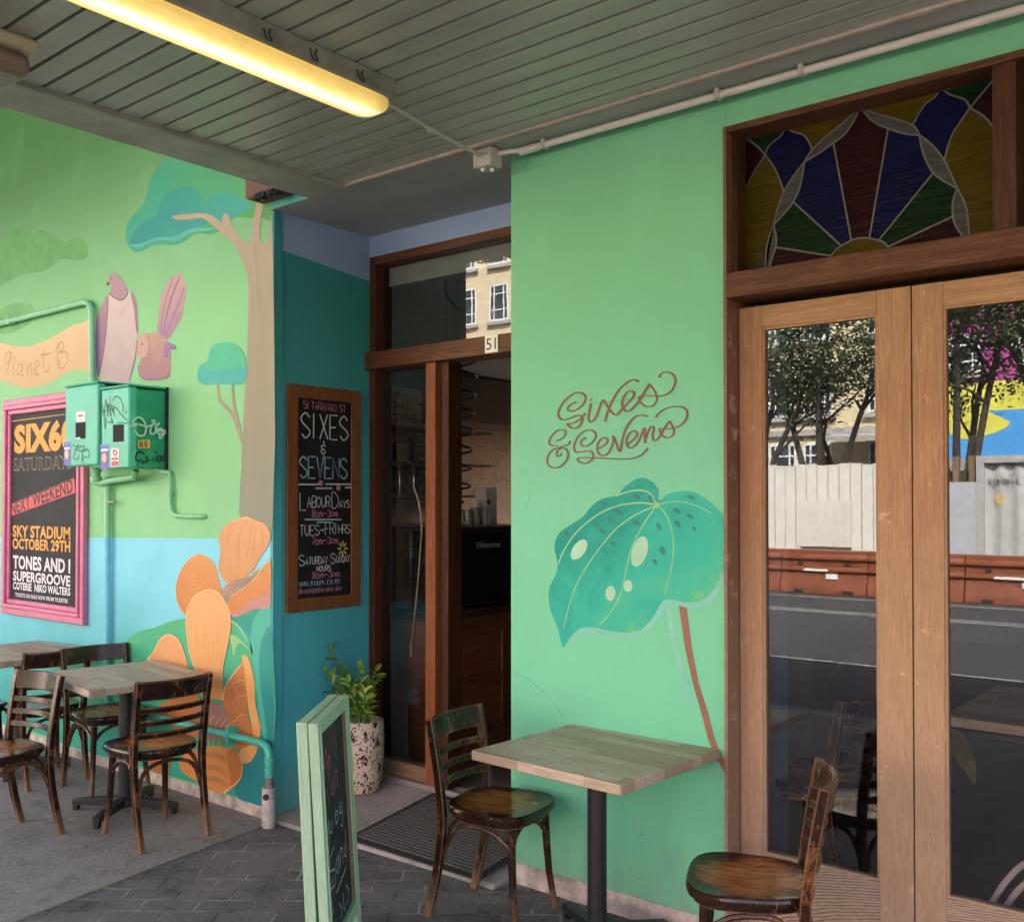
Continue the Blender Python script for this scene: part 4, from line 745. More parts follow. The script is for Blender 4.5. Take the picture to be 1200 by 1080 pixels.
SG = thing('stained_glass_window', 'stained glass fanlight with a red, blue and green sunburst above the doors', 'window', (-1.27, 3.575, 2.6))
YG = 3.575
f = Flat((0, YG, 0), (1, 0, 0), (0, 0, 1), (0, -1, 0)); q = f.px(YG)
def gp(s_, m, sm=0): f.poly([q(*p) for p in PL(s_)], 0, m, sm)
LTL, RTL = '870,160', '1171,84'
edges = {
 'aXL': '870,160 880,166 890,174 897,182', 'XLy': '897,182 906,194 913,208 919,225', 'XLb': '897,182 884,202 874,222 866,238',
 'L1XL': '921.5,149 915,160 906,167 900,174 897,182', 'L1r': '921.5,149 930,155 941,158 948,166 952,176',
 'o1': '1008.5,126 990,143 969,160 952,176 943,190', 'i1': '1008.5,126 1000,144 989,159 977,168 960,180 943,190',
 'o2': '943,190 930,207 919,225 912,244 907,264', 'i2': '943,190 941,205 937,222 930,237 920,250 907,264',
 'o3': '907,264 901,280 898,297 897.5,318', 'i3': '907,264 910,278 909.5,290 905,303 901,318',
 'o4': '1008.5,126 1025,133 1047,139 1070,147 1078,159', 'i4': '1008.5,126 1018,138 1029,146 1041,151 1060,157 1078,159',
 'o5': '1078,159 1090,168 1101,180 1110,194 1122,221', 'i5': '1078,159 1080,172 1085,187 1094,203 1107,213 1122,221',
 'o6': '1122,221 1130,236 1134,252 1136,277', 'i6': '1122,221 1117,236 1117,254 1121,266 1130,279',
 'R1l': '1103.7,102 1096,114 1085,122 1077,134 1070,147', 'R1r': '1103.7,102 1111,110 1122,114 1132,118 1137,127',
 'XRl': '1137,127 1121,150 1113,166 1107,188', 'XRb': '1171,86 1137,127', 'XRr': '1137,127 1152,136 1163,148 1171,165',
 'ray1': '910,290 974,300', 'ray2': '930,237 986,288', 'ray3': '977,168 998,282', 'ray4': '1041,151 1019,280', 'ray5': '1094,203 1030,282', 'ray6': '1117,254 1042,289',
 'sun': '972,303 980,293 990,286 1002,280.5 1015,279 1030,282 1038,286 1045,294'}
def E(k, rev=False): l = edges[k].split(); return ' '.join(l[::-1] if rev else l)
def J(*a): return ' '.join(a)
GLs = {'m': 0, 'b': 1, 'g': 2, 'y': 3, 'c': 4}
gp(J(E('aXL'), E('XLb'), '866,238 866,160'), 0); gp(J('870,160 921.5,149', E('L1XL'), E('aXL', True)), 2)
gp(J(E('L1XL'), E('XLy'), '919,225 930,207 943,190 952,176', E('L1r', True)), 1); gp(J('921.5,149 1008.5,126 990,143 969,160 952,176', E('L1r', True)), 3)
gp(J(E('XLb'), '866,238 866,325 897.5,322', E('o3', True), E('o2', True).replace('943,190', '').replace('930,207', '') if 0 else '897.5,318 898,297 901,280 907,264 912,244 919,225', E('XLy', True)), 3)
gp(J(E('o1'), E('i1', True)), 4); gp(J(E('o2'), E('i2', True)), 4); gp(J(E('o3'), E('i3', True)), 4); gp(J(E('o4'), E('i4', True)), 4); gp(J(E('o5'), E('i5', True)), 4); gp(J(E('o6'), E('i6', True)), 4)
gp('901,320 905,303 909.5,290 974,300 972,303 966,312', 0)
gp('907,264 920,250 930,237 986,288 980,293 974,300 910,290 910,278', 2)
gp('943,190 960,180 977,168 998,282 990,286 986,288 930,237 937,222 941,205', 1)
gp('1008.5,126 1018,138 1029,146 1041,151 1019,280 1010,279.3 998,282 977,168 989,159 1000,144', 0)
gp('1041,151 1060,157 1078,159 1080,172 1085,187 1094,203 1030,282 1019,280', 1)
gp('1094,203 1107,213 1122,221 1117,236 1117,254 1042,289 1038,286 1030,282', 2)
gp('1117,254 1121,266 1130,279 1060,300 1045,294 1042,289', 0); gp(J(E('sun'), '1050,304 966,314'), 3)
gp(J('1008.5,126 1103.7,102', E('R1l'), E('o4', True).split(' ', 1)[1]), 3)
gp(J(E('R1l'), '1078,159 1090,168 1101,180 1107,188', E('XRl', True), E('R1r', True)), 1)
gp(J('1103.7,102 1171,84', E('XRb'), E('R1r', True)), 2); gp(J('1171,86 1173,165', E('XRr', True)), 0)
gp(J(E('XRr'), '1173,165 1173,276 1136,281 1136,277 1134,252 1130,236 1122,221 1110,194 1107,188', E('XRl', True)), 3)
def m_glass(name, c):
    m, t, b_ = _mat(name); n = noise(t, coords(t, 'Object', (.6, 1, 6)), 9, 2, .5, 1.0); v = ramp(t, n, [(.3, tuple(x * .7 for x in c)), (.7, tuple(x * 1.25 for x in c))])
    t.links.new(v, b_.inputs['Base Color']); b_.inputs['Roughness'].default_value = .16; b_.inputs['Specular IOR Level'].default_value = .12; bump(t, b_, n, .25, .006); return m
f.build('glass_piece', [m_glass('maroon_glass', (0.0150, 0.0030, 0.0035)), m_glass('blue_glass', (0.0030, 0.0040, 0.0275)), m_glass('green_glass', (0.0035, 0.0140, 0.0045)), m_glass('yellow_glass', (0.0523, 0.0341, 0.0022)), m_glass('clear_ripple_glass', (.055, .055, .048))], SG)
f = Flat((0, YG - .001, 0), (1, 0, 0), (0, 0, 1), (0, -1, 0)); q = f.px(YG)
for k, s_ in edges.items(): f.rib([q(*p) for p in PL(s_)], .0065, .002, 0, 3 if k not in ('XRb', 'ray1', 'ray2', 'ray3', 'ray4', 'ray5', 'ray6') else 0)
f.rib([q(866, 161), q(1173, 83.5)], .007, .002, 0, 0); f.build('lead_came', plain('grey_lead', (.085, .08, .076), .5, .2), SG)
b = MB(); b.box(-1.737, -.82, 3.58, 3.60, 2.5725, 3.1115); b.build('backing_pane', M['dark'], SG)
f = thing('fanlight', 'plain dark yellow fanlight panes right of the stained glass', 'window', (-.3, 3.575, 2.6))
b = MB(); b.box(-.75, .05, 3.58, 3.60, 2.5725, 3.0995); b.box(.12, .92, 3.58, 3.6, 2.5725, 3.0995); b.build('pane', m_glass('dim_yellow_glass', (.05, .035, .006)), f)

def door_leaf(x0, x1, label, sl_, sr_):
    D = thing('glazed_door', label, 'door', ((x0 + x1) / 2, 3.58, .06), 0, 'glazed timber doors')
    ya, yb = 3.55, 3.595; b = MB(); b.box(x0, x0 + sl_, ya, yb, .062, 2.452); b.build('stile', M['door_z'], D, bevel=.0025)
    b = MB(); b.box(x1 - sr_, x1, ya, yb, .062, 2.452); b.build('stile', M['door_z'], D, bevel=.0025)
    b = MB(); b.box(x0 + sl_, x1 - sr_, ya + .0015, yb, 2.366, 2.4515); b.build('top_rail', M['door_x'], D, bevel=.002)
    b = MB(); b.box(x0 + sl_, x1 - sr_, ya + .0015, yb, .0625, .362); b.build('bottom_rail', M['door_rail'], D, bevel=.002)
    b = MB(); z0_, z1_ = .362, 2.366; a_, c_ = x0 + sl_, x1 - sr_
    for p in ((a_, a_ + .008, z0_, z1_), (c_ - .008, c_, z0_, z1_), (a_ + .008, c_ - .008, z0_, z0_ + .008), (a_ + .008, c_ - .008, z1_ - .008, z1_)): b.box(p[0], p[1], 3.556, 3.59, p[2], p[3])
    b.build('glazing_bead', M['door_z'], D)
    f = Flat((0, 3.572, 0), (1, 0, 0), (0, 0, 1), (0, -1, 0)); f.rect(a_ + .0082, c_ - .0082, z0_ + .0082, z1_ - .0082, 0); f.build('pane', M['pane'], D); return D
def m_ply():
    m, t, b_ = _mat('weathered_cathedral_grain_rail'); w_ = N(t, 'ShaderNodeTexWave'); w_.wave_type = 'RINGS'; w_.rings_direction = 'Y'; w_.inputs['Scale'].default_value = 16; w_.inputs['Distortion'].default_value = 3.2; w_.inputs['Detail'].default_value = 3; w_.inputs['Detail Scale'].default_value = 1.4
    mp = coords(t, 'Object', (.55, 1, 2.6)); t.links.new(mp, w_.inputs['Vector']); c = ramp(t, w_.outputs['Fac'], [(.25, (.21, .145, .10)), (.7, (.40, .30, .21))]); n2 = noise(t, coords(t, 'Object', (4, 8, 30)), 4, 5)
    c = mixc(t, ramp(t, n2, [(.5, (0, 0, 0)), (.7, (.5, .5, .5))]), c, (.46, .36, .27)); t.links.new(c, b_.inputs['Base Color']); b_.inputs['Roughness'].default_value = .75; bump(t, b_, w_.outputs['Fac'], .25, .003); return m
M['door_rail'] = m_ply()
door_leaf(-1.7555, -1.106, 'weathered glazed timber door beside the green pilaster', .0945, .1175)
door_leaf(-1.1015, -.44, 'weathered glazed timber door cut by the right edge of the photo', .102, .10)
door_leaf(-.437, .22, 'third glazed timber door beyond the right edge', .10, .10)
door_leaf(.224, .9, 'last glazed timber door at the far end of the shopfront', .10, .10)

# ================================================================== POSTER, METER BOXES, PIPES ON THE MURAL WALL
PO = thing('concert_poster', 'black concert poster in a pink wooden frame on the mural wall', 'poster', (-6.9, 3.28, 1.66))
X0, X1, Z0, Z1 = -7.46, -6.275, .895, 2.437; w = .10; yw = 3.30
b = MB()
for (wa, wb, ya, yb) in ((0, .045, 3.262, yw), (.0452, .075, 3.250, yw), (.0752, .108, 3.268, yw)):
    for pr in ((X0 + wa, X1 - wa, Z0 + wa, Z0 + wb), (X0 + wa, X1 - wa, Z1 - wb, Z1 - wa), (X0 + wa, X0 + wb, Z0 + wb, Z1 - wb), (X1 - wb, X1 - wa, Z0 + wb, Z1 - wb)): b.box(pr[0], pr[1], ya, yb, pr[2], pr[3])
b.build('frame', plain('pink_gloss_paint', (.58, .17, .27), .4, 0, .14, 8), PO, bevel=.006)
b = MB(); b.box(X0 + .1075, X1 - .1075, 3.285, 3.2985, Z0 + .1075, Z1 - .1075); b.build('sheet', plain('black_poster_print', (.022, .022, .023), .55, 0, .3, 4, spec=.18), PO)
f = Flat((0, 3.285, 0), (1, 0, 0), (0, 0, 1), (0, -1, 0)); q = f.px(3.285)
def ptext(txt, xl, yt, xr, yb, m, bold=.03, xr_y=None):
    u0, v1 = q(xl, yt); u1, _ = q(xr, yt); _, v0 = q(xl, yb); f.text(txt, u0, u1, v0, v1, .001, m, bold)
ptext('SIX60', 17, 497, 88, 532, 0, .055); 
a0 = q(16, 536); a1 = q(84, 552)
f.text('SATURDAYS', q(16, 552)[0], q(84, 552)[0], q(16, 552)[1], q(16, 537)[1], .001, 3, .03); f.text('SATURDAYS', q(16, 552)[0] + .006, q(84, 552)[0] - .006, q(16, 552)[1] + .007, q(16, 537)[1] - .007, .0016, 4, .012)
f.poly([q(9, 592), q(87, 560), q(88.5, 577), q(9, 606)], .0012, 2, 0)
u0, v0 = q(13, 604); u1, v1 = q(86, 576.5); ang = math.degrees(math.atan2(v1 - v0, u1 - u0)); L_ = math.hypot(u1 - u0, v1 - v0)
f.text('NEXT WEEKEND', u0, u0 + L_, v0, v0 + .095, .0018, 4, .02, ang)
ptext('SKY STADIUM', 15, 615, 82.5, 629, 0, .03); ptext('OCTOBER 29TH', 15, 630, 82.5, 643, 0, .03)
ptext('TONES AND I', 15.5, 650, 82.5, 666, 1, .035); ptext('SUPERGROOVE', 15.5, 668, 82.5, 680, 1, .035); ptext('COTERIE  NIKO WALTERS', 15.5, 681, 82.5, 690, 1, .035); ptext('TICKETS ON SALE NOW FROM TICKETEK', 18, 694, 80, 698.5, 1, .02)
f.poly([q(14, 493), q(76, 485), q(76, 485.8), q(14, 494)], .001, 0, 0)
for k in range(16):
    x = 13 + k * 4.5; f.poly([q(x, 703.5 + k * .45), q(x + 3.5, 703 + k * .5), q(x + 3, 705.5 + k * .5)], .0012, 1, 0)
f.poly([q(9, 690), q(11.5, 690), q(12, 705), q(9.5, 705)], .0012, 1, 0); f.poly([q(8, 606), q(9, 606), q(10, 690), q(8.5, 690)], .0012, 0, 0)
f.build('lettering', [plain('orange_ink', (.72, .36, .05), .6), plain('white_ink', (.68, .68, .70), .6), plain('red_ink', (.62, .085, .085), .6), plain('tan_ink', (.30, .20, .08), .6), plain('black_ink', (.02, .02, .022), .6)], PO)

GB = 'green meter boxes on the mural wall'
def meter_box(x0, x1, z0, z1, yf, label):
    T = thing('meter_box', label, 'meter box', ((x0 + x1) / 2, 3.28, z0), 0, GB)
    b = MB(); b.box(x0 + .012, x1 - .012, yf + .04, 3.3, z0 + .01, z1 - .012); b.build('body', plain('deep_green_enamel', (.018, .33, .17), .35, 0, .12, 6), T, bevel=.004)
    b = MB(); b.box(x0, x1, yf, yf + .055, z0, z1 - .004); b.build('door', plain('sea_green_enamel', (.075, .48, .31), .35, 0, .10, 5), T, bevel=.012)
    b = MB(); b.box(x0 - .004, x1 + .004, yf - .004, 3.3, z1 - .004, z1 + .008); b.build('lid', plain('green_lid_enamel', (.03, .36, .20), .4), T, bevel=.003); return T
B1 = meter_box(-6.10, -5.70, 1.92, 2.42, 3.05, 'left green meter box overlapping the pink poster frame')
B2 = meter_box(-5.66, -5.345, 1.895, 2.375, 3.05, 'right green meter box with white and black graffiti on its side')
STK = [plain('sticker_purple', (.16, .11, .42), .5), plain('sticker_yellow', (.66, .55, .20), .5), plain('sticker_white', (.70, .68, .66), .5), plain('sticker_red', (.55, .05, .06), .5), plain('sticker_gold', (.62, .42, .10), .5), plain('sticker_blue', (.10, .25, .60), .5)]
GI = [plain('black_marker', (.012, .02, .015), .5), plain('pale_green_marker', (.42, .66, .50), .5)]
f = Flat((0, 3.05, 0), (1, 0, 0), (0, 0, 1), (0, -1, 0)); q = f.px(3.05); TB = (60, 430, 5.68)
def Q(s_): return [q(*p) for p in PL(s_, *TB)]
f.poly(Q('163,370 230,366 229,475 163,478'), .001, 0, 0); f.build('window', plain('black_meter_window', (.008, .008, .01), .6, spec=.15), B1)
f = Flat((0, 3.05, 0), (1, 0, 0), (0, 0, 1), (0, -1, 0)); q = f.px(3.05)
f.poly(Q('412,385 485,380 485,495 412,500'), .001, 0, 0); f.build('window', plain('black_meter_glass', (.008, .008, .01), .6, spec=.15), B2)
def stick(T, items):
    f_ = Flat((0, 3.05, 0), (1, 0, 0), (0, 0, 1), (0, -1, 0))
    for s_, m, h in items: f_.poly(Q(s_), h, m, 0)
    f_.build('sticker', STK, T)
stick(B1, [('86,498 130,495 130,650 84,655', 0, .0012), ('86,498 130,495 130,512 86,516', 5, .0018), ('90,535 128,532 128,545 90,549', 2, .0018), ('95,560 105,552 114,560 117,585 112,608 103,612 95,600 92,580', 1, .0018)])
stick(B1, [('168,300 229,294 229,362 168,368', 2, .0012), ('178,320 215,316 215,328 178,332', 3, .0018)])
stick(B1, [('165,470 195,466 195,478 165,478', 2, .0018)])
stick(B2, [('328,516 384,512 384,675 328,684', 0, .0012), ('328,516 384,512 384,528 328,532', 5, .0018), ('334,545 380,541 380,558 334,562', 2, .0018), ('344,580 354,572 366,580 370,605 364,630 354,636 344,624 340,600', 1, .0018)])
stick(B2, [('398,540 452,538 452,662 398,664', 2, .0012), ('402,630 448,626 448,656 402,660', 3, .0018), ('402,606 448,602 448,616 402,620', 3, .0018), ('410,560 418,548 432,552 444,570 438,586 424,592 414,580', 3, .0018), ('418,566 428,560 436,572 426,582', 2, .0022)])
f = Flat((0, 3.05, 0), (1, 0, 0), (0, 0, 1), (0, -1, 0))
for s_ in ('145,515 165,530 185,520 160,560 150,600 170,615 190,590', '185,545 200,525 225,530 205,565 215,600 208,625', '215,560 240,545 255,570 245,600 220,595', '155,545 200,560 240,555', '205,600 210,625 214,640', '248,640 250,655'): f.rib(Q(s_), .0055, .0022, 0)
f.build('graffiti', GI, B1)
f = Flat((0, 3.05, 0), (1, 0, 0), (0, 0, 1), (0, -1, 0))
for s_ in ('330,210 350,300 360,260 365,215 380,330 375,240 400,330 390,250 420,300 400,260', '345,330 355,290 360,415 365,340', '380,250 430,270 470,320 520,372 470,370 440,375', '410,225 430,195 460,210 480,260 475,300', '375,365 410,368 400,340 412,378', '345,300 380,290 430,270', '495,295 503,300 500,312', '390,200 400,260 425,330'): f.rib(Q(s_), .0055, .0022, 0)
f.build('graffiti', GI, B2)
f = Flat((-5.345, 0, 0), (0, 1, 0), (0, 0, 1), (1, 0, 0)); q = f.px(-5.345, 0)
for s_ in ('522,395 570,380 630,395 640,395', '560,400 545,360 575,335 610,350 630,400 620,450 580,455 555,420', '630,400 700,375', '665,360 690,355 665,400 660,440 690,440 695,390', '720,370 700,400 710,440 735,445 735,410 700,420', '700,425 760,425 725,475 718,450'): f.rib(Q(s_), .012, .0012, 1)
for s_ in ('620,575 580,565 562,600 575,625 600,620 610,640 640,625', '640,590 635,620 660,618', '680,600 678,628', '690,565 705,572', '715,590 700,610 715,628 732,610 720,590', '740,590 742,625', '745,605 765,585 780,600 760,612'): f.rib(Q(s_), .010, .0012, 0)
f.poly(Q('575,487 660,482 660,540 577,542'), .0012, 2, 0); f.poly(Q('585,497 610,495 610,530 586,532'), .0016, 3, 0); f.poly(Q('618,492 635,491 640,532 622,533'), .0016, 3, 0)
f.build('graffiti', GI + [STK[4], plain('sticker_brown', (.30, .14, .03), .6)], B2)
b = MB(); b.box(-5.356, -5.339, 3.286, 3.3, 1.885, 2.385); b.build('back_plate', M['dark'], B2)

MP = plain('mint_pipe_paint', (.22, .56, .30), .4, 0, .1, 12); MP2 = plain('aqua_pipe_paint', (.08, .52, .36), .4, 0, .1, 12)
PP = thing('upper_pipe', 'green painted pipe running level then turning down behind the meter box', 'pipe', (-6.6, 3.27, 2.9))
b = MB(); pts = [(-9.5, 3.27, 3.008), (-6.29, 3.27, 3.012), (-6.235, 3.27, 2.995), (-6.205, 3.27, 2.955), (-6.195, 3.27, 2.9), (-6.19, 3.275, 2.40), (-6.19, 3.275, 2.30)]; b.tube(pts, .021, 12); b.build('tube', MP, PP)
b = MB()
for x in (-7.35,): b.box(x - .012, x + .012, 3.25, 3.3015, 2.982, 3.038)
b.build('saddle', MP, PP)
DP = thing('down_pipe', 'vertical pipe from the meter boxes down to the tables, painted in mural colours', 'pipe', (-5.98, 3.27, 0.3))
b = MB(); b.tube([(-5.98, 3.27, 1.86), (-5.98, 3.27, 1.49)], .021, 12); b.tube([(-6.05, 3.22, 1.86), (-6.06, 3.22, 1.83), (-6.0, 3.24, 1.815), (-5.93, 3.24, 1.83), (-5.70, 3.23, 1.845), (-5.58, 3.22, 1.85), (-5.56, 3.22, 1.89)], .021, 10)
b.lathe([(.036, 0), (.036, .03), (.026, .032), (.026, .06), (.034, .062), (.034, .09)], (-6.03, 3.22, 1.83), 10); b.build('upper_tube', MP, DP)
b = MB(); b.tube([(-5.98, 3.27, 1.4895), (-5.98, 3.27, .80)], .0205, 12); b.build('middle_tube', plain('sky_pipe_paint', (.17, .56, .66), .4, 0, .1, 12), DP)
b = MB(); b.tube([(-5.98, 3.27, .7995), (-5.98, 3.27, .46), (-5.97, 3.27, .43), (-5.94, 3.27, .42), (-5.30, 3.265, .42), (-4.36, 3.255, .425), (-4.315, 3.25, .415), (-4.297, 3.25, .385), (-4.293, 3.25, .30)], .0205, 12)
b.lathe([(.026, 0), (.026, .015), (.022, .016), (.022, .03), (.027, .031), (.027, .05), (.023, .051), (.023, .075), (.027, .076), (.027, .1), (.022, .101)], (-4.293, 3.25, .26), 12)
b.build('lower_tube', MP2, DP)
b = MB(); b.box(-5.995 - .02, -5.95, 3.262, 3.3015, 1.69, 1.71); b.tube([(-5.955, 3.26, 1.70), (-5.86, 3.25, 1.70)], .006, 6); b.build('clamp', M['pvc'], DP)
b = MB(); b.box(-4.66, -4.635, 3.235, 3.3015, .375, .47); b.build('bracket', MP2, DP)
b = MB(); b.lathe([(.027, .0), (.027, .03), (.021, .031), (.021, .075)], (-4.293, 3.25, .19), 12); b.build('joint', plain('dirty_joint', (.22, .19, .15), .6, 0, .4, 25), DP)
PS = thing('pipe_sleeve', 'broken white plastic sleeve standing at the foot of the pipe', 'pipe', (-4.295, 3.245, 0))
b = MB(); b.lathe([(.034, 0), (.036, .01), (.0345, .1), (.0345, .2), (.032, .205), (.026, .20), (.026, .17)], (-4.295, 3.248, 0), 16); b.build('sleeve', plain('dirty_white_plastic', (.48, .45, .40), .6, 0, .35, 18), PS)
b = MB(); b.lathe([(.017, 0), (.017, .004)], (0, 0, 0), 10); o_ = b.build('hole', M['dark'], PS); o_.matrix_parent_inverse = Matrix(); o_.rotation_euler = (R(90), 0, R(35)); o_.location = (.02, -.0285, .165)
RP = thing('right_pipe', 'thin green pipe hooking right below the meter box', 'pipe', (-5.28, 3.28, 1.6)); RP.name = 'hooked_pipe'
b = MB(); b.tube([(-5.40, 3.26, 1.9), (-5.375, 3.27, 1.88), (-5.29, 3.277, 1.875), (-5.283, 3.277, 1.86), (-5.283, 3.28, 1.70), (-5.275, 3.28, 1.66), (-5.255, 3.28, 1.632), (-5.215, 3.28, 1.618), (-4.97, 3.28, 1.618), (-4.955, 3.29, 1.618), (-4.95, 3.3015, 1.618)], .014, 10)
b.tube([(-5.283, 3.279, 1.735), (-5.283, 3.279, 1.755)], .019, 10); b.build('tube', MP, RP)

# ================================================================== TABLES
TG = 'cafe tables with butcher block tops on black pedestals'
def make_table(label, loc, rz, sx=.72, sy=.68, frot=45):
    T = thing('cafe_table', label, 'table', loc, R(rz), TG, local=True)
    b = MB(); b.box(-sx / 2, sx / 2, -sy / 2, sy / 2, .715, .752); b.build('tabletop', M['top'], T, bevel=.003)
    b = MB(); b.tube([(0, 0, .05), (0, 0, .705)], .037, 18); b.build('pedestal', M['black'], T)
    b = MB(); b.box(-.2, .2, -.03, .03, .703, .7145); b.box(-.03, .03, -.2, .2, .7032, .7142); b.build('top_plate', M['black'], T)
    b = MB(); b.lathe([(.06, .035), (.06, .075), (.045, .09)], (0, 0, 0), 18)
    for k in range(4):
        a = R(frot + 90 * k); d = Vector((math.cos(a), math.sin(a), 0)); b.bar(d * .03 + Vector((0, 0, .062)), d * .30 + Vector((0, 0, .045)), .05, .05, w2=.04, t2=.03); b.bar(d * .285 + Vector((0, 0, .001)), d * .285 + Vector((0, 0, .035)), .03, .03, up=d)
    b.build('base', M['black'], T, bevel=.003); return T
make_table('square wooden table standing in front of the painted leaf', (-2.165, 3.17, 0), -3, .70, .66, 62)
make_table('wooden table in front of the orange flower mural, between dark chairs', (-5.10, 2.90, .006), -8, .73, .66, 40)
make_table('wooden table under the concert poster at the left edge', (-6.42, 2.93, .006), 6, .72, .68, 45)

# ================================================================== CHAIRS
def make_chair():
    T = thing('bentwood_chair', '', 'chair', (0, 0, 0), 0, 'dark bentwood cafe chairs', local=True)
    # seat outline (faces +X)
    out = []
    for k in range(40):
        a = 2 * math.pi * k / 40; c, s = math.cos(a), math.sin(a)
        r = 1 / ((abs(c) ** 3.2 + abs(s) ** 3.2) ** (1 / 3.2)); x = .205 * r * c; y = (.205 + .022 * c) * r * s; out.append((x, y))
    b = MB(); rings = []
    for sc, z in ((.90, .432), (.985, .438), (1.0, .448), (.995, .462), (.965, .469), (.90, .466), (.70, .461), (.40, .456), (.12, .454)):
        rings.append(b.addv([(x * sc, y * sc, z) for x, y in out]))
    for p, q_ in zip(rings, rings[1:]):
        for j in range(40): b.face([p + j, p + (j + 1) % 40, q_ + (j + 1) % 40, q_ + j], 0, True)
    b.face([rings[0] + j for j in range(40)][::-1]); b.face([rings[-1] + j for j in range(40)]); b.build('seat', M['seat'], T)
    b = MB(); rr = []
    for sc, z in ((.80, .416), (.90, .416), (.90, .436), (.80, .436)): rr.append(b.addv([(x * sc, y * sc, z) for x, y in out]))
    for p, q_ in zip(rr, rr[1:] + rr[:1]):
        for j in range(40): b.face([p + j, p + (j + 1) % 40, q_ + (j + 1) % 40, q_ + j], 0, True)
    b.build('seat_rim', M['chair'], T)
    def upr(z):   # x of the rear upright by height
        t = z / .82
        return -.245 + .075 * math.sin(min(t / .55, 1) * math.pi / 2) - .060 * max(0, (t - .5) / .5) ** 1.4
    def yup(z): return .178 + .012 * (z / .82)
    for s in (-1, 1):
        pts = [(upr(z), s * yup(z), z) for z in [.82 * i / 16 for i in range(17)]]
        b = MB(); b.sweep(pts, lambda t: [(a_ * (1.0 - .25 * abs(t - .5)), c_ * (1 - .2 * abs(t - .5))) for a_, c_ in ((-.0125, -.018), (.0125, -.018), (.0155, -.015), (.0155, .015), (.0125, .018), (-.0125, .018), (-.0155, .015), (-.0155, -.015))], up=(1, 0, 0)); b.build('rear_leg', M['chair'], T)
        b = MB(); b.tube([(.135, s * .14, .43), (.14, s * .146, .30), (.15, s * .153, .15), (.172, s * .168, 0)], .0185, 10, r2=.0135, up=(1, 0, 0)); b.build('front_leg', M['chair'], T)
    def rail(z, h, th, bow, name):
        pts = []
        for i in range(13):
            t = i / 12 * 2 - 1; pts.append((upr(z) - bow * (1 - t * t) + .002, t * (yup(z) - .014), z))
        b = MB(); b.strip(pts, th, h, up=(-.22, 0, 1)); return b.build(name, M['chair'], T)
    rail(.772, .098, .020, .045, 'top_rail')
    for z in (.672, .608, .545): rail(z, .030, .013, .040, 'back_slat')
    def arc(a, c, bnd, name):
        a, c, bnd = Vector(a), Vector(c), [Vector(p) for p in bnd]; b = MB(); b.tube(crom([a] + bnd + [c], 5), .0105, 8); return b.build(name, M['chair'], T)
    for s in (-1, 1):
        arc((upr(.20), s * .176, .20), (.135, s * .146, .33), [(upr(.3) + .035, s * .172, .33), (-.09, s * .165, .395), (0, s * .155, .395), (.07, s * .15, .375)], 'brace')
    arc((.14, -.146, .32), (.14, .146, .32), [(.13, -.09, .375), (.125, 0, .40), (.13, .09, .375)], 'brace')
    arc((upr(.22), -.176, .22), (upr(.22), .176, .22), [(upr(.3) + .01, -.13, .36), (upr(.3) + .02, 0, .398), (upr(.3) + .01, .13, .36)], 'brace')
    return T
CH = make_chair()
chairs = [
    ((-2.655, 3.18, 0), 9, .985, 'worn bentwood chair with a polished seat beside the doormat and small table'),
    ((-1.478, 3.055, 0), 204, 1.0, 'worn bentwood chair in the right foreground facing the square table, back to the glass'),
    ((-4.667, 2.80, .006), 176.5, 1.0, 'dark chair with its back to us in front of the orange flower mural'),
    ((-5.155, 2.24, .006), 277, .985, 'dark chair at the left edge seen from behind with a worn flaking backrest'),
    ((-5.571, 3.065, .006), -7, 1.0, 'dark chair tucked behind the middle table with its seat under the top'),
    ((-6.12, 2.93, .006), 176, .98, 'dark chair half hidden between the two left tables with backs crossing'),
    ((-6.42, 2.60, .006), 90, 1.0, 'dark chair cut by the left edge with one seat corner showing'),
    ((-1.625, 3.975, .119), 170, 1.0, 'dark chair inside the left glazed door close to the glass'),
    ((-.75, 5.12, .12), -95, 1.0, 'chair inside behind the brown table seen through the right door'),
    ((-.55, 3.86, .119), 92, .95, 'chair inside the right glazed door on the near side of the brown table')]
for i, (loc, rz, sc, lab) in enumerate(chairs):
    c = CH if i == 0 else copy_tree(CH)
    c.location = loc; c.rotation_euler = (0, 0, R(rz)); c.scale = (sc, sc, sc); c['label'] = lab

